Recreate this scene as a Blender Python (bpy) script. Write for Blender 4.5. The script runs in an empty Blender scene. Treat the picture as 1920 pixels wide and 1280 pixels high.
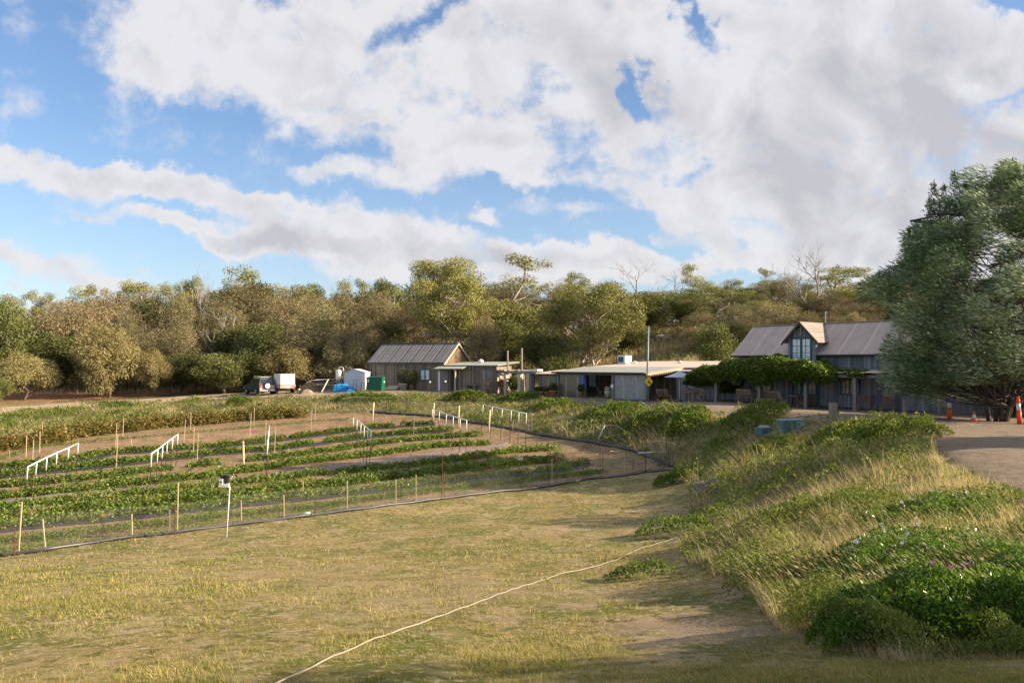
import bpy, math, random
import numpy as np
from mathutils import Vector, Matrix
random.seed(7)
RNG = np.random.default_rng(11)
SC = bpy.context.scene
COL = SC.collection
F, CX, HY = 1440.0, 960.0, 683.0          # focal length, centre and horizon of the view, in photo pixels
R = math.radians

# ---------------------------------------------------------------- geometry of the place
def X(px, D): return (px - CX) / F * D
def Z(py, D): return -(py - HY) / F * D
CP = []
def cp(x, y, z): CP.append((x, y, z))
# standing place, lawn
for a in [(0,0,-1.6),(0,-12,-1.3),(20,-12,-1.8),(-20,-12,-2.2),(-20,6,-3.2),(0,3,-2.0),(-3,6.3,-2.66),(-4.7,7,-2.85),(0,6.3,-2.62),
          (0,12,-3.6),(-6,12,-3.62),(0,18,-4.6),(-10,18,-4.75),(-7,24,-5.4),(0,24,-5.25),(0,30,-5.56),(5,34,-5.6),(-22,15,-4.4),(3.5,28,-5.3)]: cp(*a)
# near fence line and field
for s in (-.5,-.25,0,.2,.4,.6,.8,1): cp(-14.67+23.14*s, 22+18*s, -5.5)
for px,py,D in [(45,945,30.4),(300,920,33.5),(456,877,41),(700,882,39.7),(985,843,47),(820,837,48.5),(0,850,45.5),(0,875,41),(-300,860,44),(700,787,62.5),
                (575,780,64),(300,806,56),(860,794,58.5),(1010,815,52.5),(1130,835,47.3),(1190,848,44.3),(500,828,53)]: cp(X(px,D),D,Z(py,D))
# bank toe, right
for a in [(8.5,40,-5.5),(6.1,26,-5.0),(4.6,20,-4.6),(2.3,14,-3.9),(2.6,8.5,-2.9),(2.9,6,-2.3),(2.0,4.6,-2.0),(3.3,4.8,-1.95),(4.4,6,-2.3),(6.2,6,-2.25),
          (5,9,-2.7),(6.5,10,-2.6),(6,14,-3.1),(8,18,-3.3),(7.5,22,-4.0),(9.5,26,-3.7),(11,32,-3.9),(12.5,26,-2.95),(12,38,-3.9),(9.5,44,-4.4),(11.5,44,-3.6)]: cp(*a)
# car park and terrace
for a in [(9.3,14,-2.6),(10.3,17,-2.6),(12.4,22.4,-2.6),(15.5,29,-2.62),(16.3,33,-2.66),(15.0,38,-2.8),(14.0,42.5,-2.88),(11.2,47,-2.92),(8.9,52.5,-2.93),
          (12,14,-2.5),(8.5,9,-2.4),(20,10,-2.4),(20,20,-2.6),(20,30,-2.65),(24,35,-2.72),(35,30,-2.6),(40,12,-2.3),(21,43,-2.85),(19,49.7,-2.9),
          (10.3,58.8,-2.92),(4.1,67.4,-2.9),(4,63,-2.93),(-0.5,72.5,-2.9),(-4,73,-2.78),(-6.7,76,-2.66),(-14.7,79.3,-2.54),(-11,72.5,-2.72),(-16,73.5,-2.78),
          (24,46,-2.9),(28,42,-2.85),(14,62,-2.85),(-14,76,-2.62)]: cp(*a)
# dirt track to the left
for px,py,D in [(-300,790,60),(0,766,69),(100,759,73),(280,748,78),(450,741,80),(520,738,79),(560,736,78.5),(0,742,82),(200,735,86),(0,800,57),(280,775,66),(450,762,70)]: cp(X(px,D),D,Z(py,D))
# hill
for a in [(-8,90,-1.6),(-22,88,-2.6),(-10,110,1.6),(-40,92,-2.4),(-45,112,0.4),(-85,95,-2.5),(-75,80,-4.0),(0,86,-1.6),(8,78,-1.7),(18,72,-1.2),(20,85,1.2),(20,102,4.4),(40,70,1.0),(40,90,4.6),(60,60,0),(45,45,-1.6),
          (0,150,6.5),(-60,150,3),(-120,150,1.5),(60,150,9),(0,250,9),(110,250,12),(-150,250,5),(0,520,10),(300,400,12),(-350,400,6),(-90,50,-6),(-60,25,-6.5),(-200,0,-10),(150,0,0),(0,-200,0),(200,-200,0),(-200,-200,-6),(90,100,7),(-30,60,-5.0)]: cp(*a)
CP = np.array(CP); CXY = CP[:, :2]
def _phi(r2): return np.sqrt(r2 + 1.2)
_d = ((CXY[:, None] - CXY[None]) ** 2).sum(-1)
_n = len(CP)
_A = np.zeros((_n + 1, _n + 1)); _A[:_n, :_n] = _phi(_d) - np.eye(_n) * 0.12; _A[:_n, _n] = 1; _A[_n, :_n] = 1
_w = np.linalg.solve(_A, np.append(CP[:, 2], 0))
def H(x, y):
    x = np.atleast_1d(np.asarray(x, float)); y = np.atleast_1d(np.asarray(y, float)); out = np.empty(x.shape)
    xf, yf, of = x.ravel(), y.ravel(), out.ravel()
    for i in range(0, len(xf), 20000):
        d = (xf[i:i+20000, None] - CXY[None, :, 0]) ** 2 + (yf[i:i+20000, None] - CXY[None, :, 1]) ** 2
        of[i:i+20000] = _phi(d) @ _w[:_n] + _w[_n]
    return of.reshape(x.shape)
def h1(x, y): return float(H(x, y)[0])
_Ds = np.geomspace(3, 400, 700)
def G(px, py, lo=3):
    """world point where the line of sight of a photo pixel first meets the ground"""
    Ds = _Ds[_Ds >= lo]
    x = (px - CX) / F * Ds; z = -(py - HY) / F * Ds
    below = z - H(x, Ds)
    k = np.argmax(below < 0)
    if k == 0: k = 1
    a, b = below[k-1], below[k]; t = a / (a - b) if a != b else 0
    D = Ds[k-1] + (Ds[k] - Ds[k-1]) * t
    return Vector((X(px, D), D, h1(X(px, D), D)))
def GL(pts, lo=3): return [G(a, b, lo) for a, b in pts]
def inpoly(x, y, poly):
    c = np.zeros(len(x), bool); n = len(poly); j = n - 1
    for i in range(n):
        xi, yi = poly[i][:2]; xj, yj = poly[j][:2]
        if yi != yj:
            m = ((yi > y) != (yj > y)) & (x < (xj - xi) * (y - yi) / (yj - yi) + xi); c ^= m
        j = i
    return c
def _hash(ix, iy, s):
    v = np.sin(ix * 127.1 + iy * 311.7 + s * 74.7) * 43758.5453; return v - np.floor(v)
def vn(x, y, s=0, sc=1.0):
    x = np.asarray(x) * sc; y = np.asarray(y) * sc; ix = np.floor(x); iy = np.floor(y); fx = x - ix; fy = y - iy
    fx = fx*fx*(3-2*fx); fy = fy*fy*(3-2*fy)
    return (_hash(ix,iy,s)*(1-fx)+_hash(ix+1,iy,s)*fx)*(1-fy)+(_hash(ix,iy+1,s)*(1-fx)+_hash(ix+1,iy+1,s)*fx)*fy

# ---------------------------------------------------------------- materials
def nt(m):
    m.use_nodes = True; t = m.node_tree; t.nodes.clear(); return t
def N(t, typ, **kw):
    n = t.nodes.new(typ)
    for k, v in kw.items():
        if k[0] == '_': n.inputs[int(k[1:])].default_value = v
        else: setattr(n, k, v)
    return n
def ramp(t, fac, stops):
    r = t.nodes.new('ShaderNodeValToRGB'); e = r.color_ramp.elements
    while len(e) < len(stops): e.new(.5)
    for el, (p, c) in zip(e, stops): el.position = p; el.color = (c[0], c[1], c[2], 1)
    t.links.new(fac, r.inputs[0]); return r.outputs[0]
def math_(t, op, a, b=None, clamp=False):
    n = t.nodes.new('ShaderNodeMath'); n.operation = op; n.use_clamp = clamp
    for i, v in enumerate((a, b)):
        if v is None: continue
        if isinstance(v, (int, float)): n.inputs[i].default_value = v
        else: t.links.new(v, n.inputs[i])
    return n.outputs[0]
def mixc(t, fac, a, b, mode='MIX'):
    n = t.nodes.new('ShaderNodeMix'); n.data_type = 'RGBA'; n.blend_type = mode
    for i, v in ((0, fac), (6, a), (7, b)):
        if isinstance(v, (int, float)): n.inputs[i].default_value = v
        elif isinstance(v, tuple): n.inputs[i].default_value = (v[0], v[1], v[2], 1)
        else: t.links.new(v, n.inputs[i])
    return n.outputs[2]
def noise(t, vec, scale, detail=4, rough=.55, dist=0):
    n = t.nodes.new('ShaderNodeTexNoise'); n.inputs['Scale'].default_value = scale; n.inputs['Detail'].default_value = detail
    n.inputs['Roughness'].default_value = rough; n.inputs['Distortion'].default_value = dist
    t.links.new(vec, n.inputs['Vector']); return n.outputs[0]
def finish(t, col, rough=.8, spec=.3, metal=0, bump=None, bstr=.3, bdist=.02):
    p = t.nodes.new('ShaderNodeBsdfPrincipled'); o = t.nodes.new('ShaderNodeOutputMaterial')
    if isinstance(col, tuple): p.inputs['Base Color'].default_value = (col[0], col[1], col[2], 1)
    else: t.links.new(col, p.inputs['Base Color'])
    if isinstance(rough, (int, float)): p.inputs['Roughness'].default_value = rough
    else: t.links.new(rough, p.inputs['Roughness'])
    p.inputs['Metallic'].default_value = metal; p.inputs['Specular IOR Level'].default_value = spec
    if bump is not None:
        b = t.nodes.new('ShaderNodeBump'); b.inputs['Strength'].default_value = bstr; b.inputs['Distance'].default_value = bdist
        t.links.new(bump, b.inputs['Height']); t.links.new(b.outputs[0], p.inputs['Normal'])
    t.links.new(p.outputs[0], o.inputs[0]); return p
def pmat(name, col, rough=.7, var=.25, scale=6, metal=0, spec=.3, stretch=(1,1,1), bstr=.2):
    """painted / plain surface with worn, uneven tone"""
    m = bpy.data.materials.new(name); t = nt(m)
    tc = N(t, 'ShaderNodeTexCoord'); mp = N(t, 'ShaderNodeMapping'); mp.inputs['Scale'].default_value = stretch
    t.links.new(tc.outputs['Object'], mp.inputs[0])
    n = noise(t, mp.outputs[0], scale, 5, .65)
    c = ramp(t, n, [(.28, tuple(v*(1-var) for v in col)), (.72, tuple(min(1, v*(1+var)) for v in col))])
    finish(t, c, rough, spec, metal, n, bstr, .01); return m
def board_mat(name, c0, c1, c2, w=.18, streak=1.0):
    """weathered vertical boards, each with its own tone, grain running up the board (board coordinate = object x+y)"""
    m = bpy.data.materials.new(name); t = nt(m)
    tc = N(t, 'ShaderNodeTexCoord'); s = N(t, 'ShaderNodeSeparateXYZ'); t.links.new(tc.outputs['Object'], s.inputs[0])
    xy = math_(t, 'ADD', s.outputs[0], s.outputs[1]); q = math_(t, 'DIVIDE', xy, w); fl = math_(t, 'FLOOR', q); fr = math_(t, 'FRACT', q)
    wn = N(t, 'ShaderNodeTexWhiteNoise'); wn.noise_dimensions = '1D'; t.links.new(fl, wn.inputs['W'])
    mp = N(t, 'ShaderNodeMapping'); mp.inputs['Scale'].default_value = (9, 9, .5); t.links.new(tc.outputs['Object'], mp.inputs[0])
    g = noise(t, mp.outputs[0], 3, 5, .7); st = noise(t, tc.outputs['Object'], .7, 4, .6)
    f = math_(t, 'ADD', math_(t, 'MULTIPLY', wn.outputs[0], .45), math_(t, 'ADD', math_(t, 'MULTIPLY', g, .5*streak), math_(t, 'MULTIPLY', st, .25)))
    c = ramp(t, f, [(.3, c0), (.6, c1), (.9, c2)])
    gap = math_(t, 'LESS_THAN', fr, .06)
    c = mixc(t, gap, c, tuple(v*.25 for v in c0))
    finish(t, c, .85, .2, 0, g, .35, .01); return m
def leaf_mat(name, stops, trans=.35, rand=.25, rough=.55, spec=.25, patch=None, gloss=True):
    """foliage: colour by the 'var' attribute, hue shifts from plant to plant, light passes through the leaves"""
    m = bpy.data.materials.new(name); t = nt(m)
    at = N(t, 'ShaderNodeAttribute'); at.attribute_name = 'var'
    f = at.outputs['Fac']
    if patch:
        ge = N(t, 'ShaderNodeNewGeometry'); n = noise(t, ge.outputs['Position'], patch, 3, .6)
        f = math_(t, 'ADD', math_(t, 'MULTIPLY', f, .55), math_(t, 'MULTIPLY', math_(t, 'SUBTRACT', n, .18), .85), True)
    c = ramp(t, f, stops)
    oi = N(t, 'ShaderNodeObjectInfo')
    hs = N(t, 'ShaderNodeHueSaturation')
    hs.inputs['Hue'].default_value = .5
    v = math_(t, 'ADD', math_(t, 'MULTIPLY', oi.outputs['Random'], rand*2), 1 - rand)
    hh = math_(t, 'ADD', math_(t, 'MULTIPLY', math_(t, 'FRACT', math_(t, 'MULTIPLY', oi.outputs['Random'], 7.3)), rand*.12), .5 - rand*.06)
    t.links.new(v, hs.inputs['Value']); t.links.new(hh, hs.inputs['Hue']); t.links.new(c, hs.inputs['Color']); c = hs.outputs[0]
    p = N(t, 'ShaderNodeBsdfPrincipled'); p.inputs['Roughness'].default_value = rough; p.inputs['Specular IOR Level'].default_value = spec
    tr = N(t, 'ShaderNodeBsdfTranslucent'); mx = N(t, 'ShaderNodeMixShader', _0=trans); o = N(t, 'ShaderNodeOutputMaterial')
    br = mixc(t, 1.0, c, (1.15, 1.1, .65), 'MULTIPLY')
    t.links.new(c, p.inputs['Base Color']); t.links.new(br, tr.inputs[0])
    t.links.new(p.outputs[0], mx.inputs[1]); t.links.new(tr.outputs[0], mx.inputs[2]); t.links.new(mx.outputs[0], o.inputs[0]); return m
def ground_mat(name, layers, fine=(30, .5), bscale=25, bstr=.5, bdist=.03, rough=.95, spots=()):
    """layers: list of (scale, threshold, softness, colour); the first colour is the base"""
    m = bpy.data.materials.new(name); t = nt(m)
    ge = N(t, 'ShaderNodeNewGeometry'); pos = ge.outputs['Position']
    c = layers[0]
    for i, (sc, th, so, colr) in enumerate(layers[1:]):
        mp = N(t, 'ShaderNodeMapping'); mp.inputs['Location'].default_value = (13.7*i, 7.1*i, 3.3*i); t.links.new(pos, mp.inputs[0])
        n = noise(t, mp.outputs[0], sc, 6, .62, .3)
        f = math_(t, 'MULTIPLY', math_(t, 'SUBTRACT', n, th - so), 1/(2*so), True)
        c = mixc(t, f, c, colr)
    for (sx_, sy_, sr_, scol, sa_) in spots:      # worn patches, uneven at the rim
        vm = N(t, 'ShaderNodeVectorMath', operation='DISTANCE'); mp = N(t, 'ShaderNodeMapping'); mp.inputs['Scale'].default_value = (1,1,0); t.links.new(pos, mp.inputs[0]); t.links.new(mp.outputs[0], vm.inputs[0]); vm.inputs[1].default_value = (sx_, sy_, 0)
        q = math_(t, 'SUBTRACT', math_(t, 'ADD', 1.0, math_(t, 'MULTIPLY', math_(t, 'SUBTRACT', noise(t, pos, 1.4, 6, .7), .5), 3.2)), math_(t, 'DIVIDE', vm.outputs['Value'], sr_))
        c = mixc(t, math_(t, 'MULTIPLY', math_(t, 'MULTIPLY', q, 1.6, True), sa_), c, scol)
    n2 = noise(t, pos, fine[0], 6, .75)
    k = math_(t, 'ADD', math_(t, 'MULTIPLY', n2, fine[1]*2), 1 - fine[1])
    kk = N(t, 'ShaderNodeCombineColor')
    for i in range(3): t.links.new(k, kk.inputs[i])
    c = mixc(t, 1.0, c, kk.outputs[0], 'MULTIPLY')
    finish(t, c, rough, .1, 0, noise(t, pos, bscale, 6, .8), bstr, bdist); return m

# ---------------------------------------------------------------- mesh builders
def link(name, me, mat, parent=None):
    o = bpy.data.objects.new(name, me); COL.objects.link(o)
    if mat is not None:
        for mm in (mat if isinstance(mat, (list, tuple)) else [mat]): me.materials.append(mm)
    if parent is not None: o.parent = parent
    return o
def tag(o, label, cat, group=None, kind=None):
    if label: o['label'] = label
    if cat: o['category'] = cat
    if group: o['group'] = group
    if kind: o['kind'] = kind
    return o
def thing(name, label, cat, loc=(0,0,0), rz=0, group=None):
    o = bpy.data.objects.new(name, None); COL.objects.link(o); o.location = loc; o.rotation_euler = (0,0,rz)
    o.empty_display_size = .3
    return tag(o, label, cat, group)
def dup(root, loc, rz=0, label=None, group=None, scale=None):
    def cpy(o, par):
        c = o.copy(); COL.objects.link(c); c.parent = par
        for ch in o.children: cpy(ch, c)
        return c
    r = cpy(root, None); r.location = loc; r.rotation_euler = (0,0,rz)
    if label: r['label'] = label
    if group: r['group'] = group
    if scale is not None: r.scale = scale if isinstance(scale, tuple) else (scale,)*3
    return r
def nmesh(name, V, Fc, var=None, smooth=False):
    """numpy mesh: V (n,3), Fc (m,3 or 4)"""
    me = bpy.data.meshes.new(name); V = np.ascontiguousarray(V, dtype=np.float32); Fc = np.ascontiguousarray(Fc, dtype=np.int32)
    k = Fc.shape[1]; m = len(Fc)
    me.vertices.add(len(V)); me.vertices.foreach_set('co', V.ravel())
    me.loops.add(m*k); me.loops.foreach_set('vertex_index', Fc.ravel())
    me.polygons.add(m); me.polygons.foreach_set('loop_start', np.arange(m, dtype=np.int32)*k)
    try: me.polygons.foreach_set('loop_total', np.full(m, k, dtype=np.int32))
    except Exception: pass
    if smooth: me.polygons.foreach_set('use_smooth', np.ones(m, bool))
    if var is not None:
        a = me.attributes.new('var', 'FLOAT', 'FACE'); a.data.foreach_set('value', np.ascontiguousarray(var, dtype=np.float32))
    me.update(calc_edges=True); return me
def unit(v): return v / np.maximum(np.linalg.norm(v, axis=1, keepdims=True), 1e-9)
def leaves(P, d, L, W, side=None, rng=RNG, fold=.25, sj=.35):
    """diamond leaves at P growing along d; returns V, quads"""
    n = len(P); d = unit(d); L = np.broadcast_to(L, (n,))[:, None]; W = np.broadcast_to(W, (n,))[:, None]
    r = rng.normal(size=(n,3)) if side is None else side + rng.normal(size=(n,3))*sj
    s = unit(np.cross(d, r)); nn = np.cross(d, s)
    a = P; b = P + d*L*.45 + s*W*.5 + nn*W*fold; c = P + d*L; e = P + d*L*.45 - s*W*.5 + nn*W*fold
    V = np.stack([a, b, c, e], 1).reshape(-1, 3); Q = np.arange(4*n).reshape(n, 4); return V, Q
def blades(P, Ht, W, lean, rng=RNG, two=True):
    """grass blades: lean (n,2) horizontal offset of the tip; returns V, tris, index of the blade of each tri"""
    n = len(P); a = rng.uniform(0, math.tau, n); s = np.stack([np.cos(a), np.sin(a), np.zeros(n)], 1) * (np.broadcast_to(W, (n,))/2)[:, None]
    Ht = np.broadcast_to(Ht, (n,)); up = np.zeros((n,3)); up[:, 2] = Ht; ln = np.zeros((n,3)); ln[:, :2] = lean
    tip = P + up + ln
    if not two:
        V = np.stack([P - s, P + s, tip], 1).reshape(-1,3); return V, np.arange(3*n).reshape(n,3), np.arange(n)
    mid = P + up*.55 + ln*.3
    V = np.stack([P - s, P + s, mid + s*.7, mid - s*.7, tip], 1).reshape(-1,3); b = (np.arange(n)*5)[:, None]
    T = np.concatenate([b + np.array([[0,1,2]]), b + np.array([[0,2,3]]), b + np.array([[3,2,4]])], 0); return V, T, np.tile(np.arange(n), 3)
def merge(parts):
    Vs, Fs, As, k = [], [], [], 0
    for V, Q, A in parts:
        Vs.append(V); Fs.append(Q + k); As.append(A); k += len(V)
    return np.concatenate(Vs), np.concatenate(Fs), np.concatenate(As)

class MB:
    def __init__(s): s.v = []; s.f = []; s.m = []; s.cur = 0
    def mat(s, i): s.cur = i; return s
    def add(s, vs, fs):
        k = len(s.v); s.v += [tuple(a) for a in vs]
        for f in fs: s.f.append(tuple(i + k for i in f)); s.m.append(s.cur)
        return s
    def box(s, x0, x1, y0, y1, z0, z1, M=None):
        vs = [(x0,y0,z0),(x1,y0,z0),(x1,y1,z0),(x0,y1,z0),(x0,y0,z1),(x1,y0,z1),(x1,y1,z1),(x0,y1,z1)]
        if M is not None: vs = [M @ Vector(v) for v in vs]
        return s.add(vs, [(0,3,2,1),(4,5,6,7),(0,1,5,4),(1,2,6,5),(2,3,7,6),(3,0,4,7)])
    def slab(s, a, b, c, d, th):
        """thick quad: corners a b c d (upper face), thickness th downwards"""
        vs = [Vector(a), Vector(b), Vector(c), Vector(d)]; vs += [v - Vector((0,0,th)) for v in vs]
        return s.add(vs, [(0,1,2,3),(7,6,5,4),(0,4,5,1),(1,5,6,2),(2,6,7,3),(3,7,4,0)])
    def prism(s, pts, y0, y1):
        """polygon in x,z extruded in y"""
        n = len(pts); vs = [(x,y0,z) for x,z in pts] + [(x,y1,z) for x,z in pts]
        return s.add(vs, [tuple(range(n)), tuple(range(2*n-1, n-1, -1))] + [(i, n+i, n+(i+1)%n, (i+1)%n) for i in range(n)])
    def tube(s, pts, rad, seg=6, cap=True):
        pts = [Vector(p) for p in pts]; rad = rad if isinstance(rad, (list, tuple)) else [rad]*len(pts)
        k0 = len(s.v); n = len(pts); rings = []
        d = (pts[-1]-pts[0]).normalized() if (pts[-1]-pts[0]).length > 1e-6 else Vector((0,0,1))
        ref = Vector((1,0,0)) if abs(d.x) < .8 else Vector((0,1,0))
        for i, p in enumerate(pts):
            t = (pts[min(i+1,n-1)] - pts[max(i-1,0)]);  t = t.normalized() if t.length > 1e-7 else d
            a = t.cross(ref); a = a.normalized() if a.length > 1e-4 else t.orthogonal().normalized(); b = t.cross(a)
            for j in range(seg):
                q = math.tau*j/seg; s.v.append(tuple(p + (a*math.cos(q) + b*math.sin(q))*rad[i]))
        for i in range(n-1):
            for j in range(seg):
                a0 = k0+i*seg+j; a1 = k0+i*seg+(j+1)%seg; s.f.append((a0, a0+seg, a1+seg, a1)); s.m.append(s.cur)
        if cap: s.f.append(tuple(k0+j for j in range(seg))); s.m.append(s.cur); s.f.append(tuple(k0+(n-1)*seg+j for j in range(seg-1,-1,-1))); s.m.append(s.cur)
        return s
    def lathe(s, prof, c=(0,0,0), seg=12):
        """prof: list of (r,z)"""
        k0 = len(s.v); n = len(prof)
        for r, z in prof:
            for j in range(seg):
                q = math.tau*j/seg; s.v.append((c[0]+r*math.cos(q), c[1]+r*math.sin(q), c[2]+z))
        for i in range(n-1):
            for j in range(seg):
                a0 = k0+i*seg+j; a1 = k0+i*seg+(j+1)%seg; s.f.append((a0, a1, a1+seg, a0+seg)); s.m.append(s.cur)
        s.f.append(tuple(k0+j for j in range(seg-1,-1,-1))); s.m.append(s.cur); s.f.append(tuple(k0+(n-1)*seg+j for j in range(seg))); s.m.append(s.cur)
        return s
    def build(s, name, mat, parent=None, smooth=False):
        me = bpy.data.meshes.new(name); me.from_pydata(s.v, [], s.f)
        o = link(name, me, mat, parent)
        if isinstance(mat, (list, tuple)): me.polygons.foreach_set('material_index', s.m)
        if smooth: me.polygons.foreach_set('use_smooth', [True]*len(me.polygons))
        me.update(); return o
def struct(o): o['kind'] = 'structure'; return o
def ordw(i): return ['first','second','third','fourth','fifth','sixth','seventh','eighth','ninth','tenth','eleventh','twelfth'][i-1] if i <= 12 else f"{i}th" if i % 10 not in (1,2,3) or i in (11,12,13) else f"{i}{ {1:'st',2:'nd',3:'rd'}[i%10] }"
# ---------------------------------------------------------------- ground sheets
M = {}
M['lawn'] = ground_mat('lawn_ground', [(.235,.175,.062), (.3,.5,.12,(.31,.24,.11)), (.45,.51,.08,(.12,.14,.032)), (1.3,.56,.06,(.34,.26,.16)), (4,.56,.05,(.12,.11,.035)), (9,.58,.04,(.38,.31,.19))], (26,.75), 40, .9, .03, spots=[(-1.0,12.5,3.2,(.32,.24,.17),.45),(-4.5,16,3.0,(.34,.26,.16),.3),(2.2,8.3,1.2,(.29,.22,.18),.7),(4.0,24,3.0,(.33,.26,.16),.3)])
M['soil'] = ground_mat('red_field_soil', [(.27,.168,.105), (.25,.5,.15,(.31,.20,.135)), (1.1,.55,.08,(.165,.155,.065)), (.6,.56,.06,(.19,.12,.08)), (5,.6,.04,(.36,.27,.2))], (9,.4), 14, .8, .05)
M['gravel'] = ground_mat('gravel_surface', [(.26,.205,.155), (.5,.52,.15,(.19,.155,.125)), (3,.56,.08,(.33,.275,.22)), (.25,.55,.1,(.30,.23,.165)), (9,.6,.04,(.13,.11,.09))], (40,.7), 45, 1, .05)
M['dirt'] = ground_mat('pale_dirt_track', [(.42,.33,.24), (.6,.52,.15,(.34,.26,.19))], (12,.3), 20, .5, .03)
M['hill'] = ground_mat('wooded_hill_ground', [(.17,.115,.06), (.12,.5,.12,(.24,.17,.09)), (.5,.55,.1,(.085,.08,.035)), (.9,.6,.05,(.25,.13,.075))], (3,.5), 6, .9, .3)
M['redbank'] = ground_mat('red_clay_bank', [(.36,.18,.10), (1.2,.52,.12,(.24,.13,.08)), (3,.58,.05,(.45,.28,.18))], (8,.5), 5, 1, .3)
M['bark'] = ground_mat('bark_mulch_path', [(.27,.21,.18), (2.5,.5,.12,(.20,.15,.125)), (6,.58,.05,(.36,.30,.26))], (14,.6), 20, .8, .03)

ang = np.concatenate([np.linspace(-180,-50,50,endpoint=False), np.linspace(-50,50,420,endpoint=False), np.linspace(50,180,50,endpoint=False)]) * math.pi/180
rad = np.concatenate([[0.0], np.geomspace(.8, 700, 560)])
AA, RR = np.meshgrid(ang, rad); gx, gy = RR*np.sin(AA), RR*np.cos(AA); gz = H(gx, gy)
gz += (vn(gx, gy, 1, 1.3)-.5)*.05*np.clip((RR-2)/4, 0, 1)
na, nr = len(ang), len(rad)
V = np.stack([gx, gy, gz], -1).reshape(-1, 3)
I = np.arange(nr*na).reshape(nr, na); I2 = np.roll(I, -1, 1)
Q = np.stack([I[:-1], I2[:-1], I2[1:], I[1:]], -1)
Rm = (RR[:-1] + RR[1:])/2; cxm, cym = Rm*np.sin(AA[:-1]), Rm*np.cos(AA[:-1])
me = nmesh('ground', V, Q.reshape(-1, 4), smooth=True)
ground = struct(link('ground', me, [M['lawn'], M['hill']]))
wood_zone = (cym + .55*np.abs(cxm)*0 > 84) | ((cxm > 20) & (cym > 60)) | (cym > 76) & (cxm < -28) | (Rm > 130)
me.polygons.foreach_set('material_index', wood_zone.astype(np.int32).ravel())

def drape(name, poly, step, off, mat, warp=.15):
    """sheet laid over the ground inside a polygon (world x,y), its edge following the polygon"""
    poly = [(p[0], p[1]) for p in poly]; xs = [p[0] for p in poly]; ys = [p[1] for p in poly]
    nx = int((max(xs)-min(xs))/step)+2; ny = int((max(ys)-min(ys))/step)+2
    x = np.linspace(min(xs), max(xs), nx); y = np.linspace(min(ys), max(ys), ny); XX, YY = np.meshgrid(x, y)
    PX = XX; PY = YY
    ins = inpoly(XX.ravel(), YY.ravel(), poly).reshape(XX.shape)
    # pull outside neighbours onto the outline
    seg = [(np.array(poly[i]), np.array(poly[(i+1) % len(poly)])) for i in range(len(poly))]
    nb = np.zeros_like(ins); nb[1:] |= ins[:-1]; nb[:-1] |= ins[1:]; nb[:, 1:] |= ins[:, :-1]; nb[:, :-1] |= ins[:, 1:]
    nb[1:, 1:] |= ins[:-1, :-1]; nb[:-1, :-1] |= ins[1:, 1:]; nb[1:, :-1] |= ins[:-1, 1:]; nb[:-1, 1:] |= ins[1:, :-1]
    edge = nb & ~ins; px = PX[edge]; py = PY[edge]; best = np.full(px.shape, 1e9); bx = px.copy(); by = py.copy()
    for a, b in seg:
        ab = b - a; t = np.clip(((px-a[0])*ab[0] + (py-a[1])*ab[1])/max((ab**2).sum(), 1e-9), 0, 1)
        qx = a[0]+t*ab[0]; qy = a[1]+t*ab[1]; d = (qx-px)**2+(qy-py)**2; m = d < best; best[m] = d[m]; bx[m] = qx[m]; by[m] = qy[m]
    PX = PX.copy(); PY = PY.copy(); PX[edge] = bx + (vn(bx, by, 5, 1.3)-.5)*warp; PY[edge] = by + (vn(bx, by, 6, 1.3)-.5)*warp
    ok = ins | edge; PZ = H(PX, PY) + np.where(edge, -.06, off)
    PZ += (vn(PX, PY, 1, 1.3)-.5)*.05
    idx = -np.ones(ok.shape, int); idx[ok] = np.arange(ok.sum()); VV = np.stack([PX[ok], PY[ok], PZ[ok]], 1)
    q = np.stack([idx[:-1,:-1], idx[:-1,1:], idx[1:,1:], idx[1:,:-1]], -1).reshape(-1, 4); q = q[(q >= 0).all(1)]
    return struct(link(name, nmesh(name, VV, q, smooth=True), mat))

EDGE = [(9.6,13.2),(10.3,17),(12.4,22.4),(15.5,29),(16.6,32.6),(15.4,38),(13.9,42.5),(11.2,47.4),(8.9,52.8),(4.3,62.5),(-0.5,71.4),(-6,72.6),(-11,71.6),(-17,72.3)]
yard = [(8.2,8.5)] + EDGE + [(-22,74.5),(-24,84),(-12,86),(-3,84),(8,77),(30,52),(60,40),(60,8)]
drape('gravel_yard', yard, .45, .035, M['gravel'])
tr_f = GL([(450,746),(370,748),(280,755),(200,760),(100,765),(0,773),(-150,785)], 55); tr_b = GL([(-150,774),(0,764),(100,757),(200,751),(290,747),(370,741),(450,737)], 55)
track = [(-16.5,72.3)] + [tuple(p[:2]) for p in tr_f] + [tuple(p[:2]) for p in tr_b] + [(-23,83)]
drape('dirt_track', track, .5, .05, M['dirt'], .5)
NEAR = GL([(-260,1075),(-120,1058),(0,1043),(85,1034),(160,1021),(250,1008),(330,1000),(450,985),(550,972),(590,966),(700,953),(830,936),(1000,917),(1128,897),(1210,886),(1268,879)])
FARL = GL([(640,776),(690,773),(725,776),(770,778),(830,783),(900,795),(960,805),(1010,815),(1045,822),(1110,831),(1130,835),(1155,838),(1190,848),(1230,862),(1266,877)])
field = [tuple(p[:2]) for p in NEAR] + [tuple(p[:2]) for p in FARL[::-1]] + [tuple(p[:2]) for p in GL([(560,774),(300,790),(0,815),(-260,850)])]
drape('field_soil', field, .35, .03, M['soil'])
bk_t = GL([(0,938),(150,925),(300,911),(400,900),(500,889),(600,874),(700,862),(800,848),(900,838),(950,829)]); bk_b = GL([(965,838),(900,850),(800,863),(700,877),(600,889),(500,902),(400,914),(300,923),(150,935),(0,950)])
drape('bark_path', [tuple(p[:2]) for p in bk_t+bk_b], .22, .075, M['bark'], .4)
rb = GL([(-60,775),(0,757),(100,752),(200,745),(300,740),(420,733)], 60)
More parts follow.
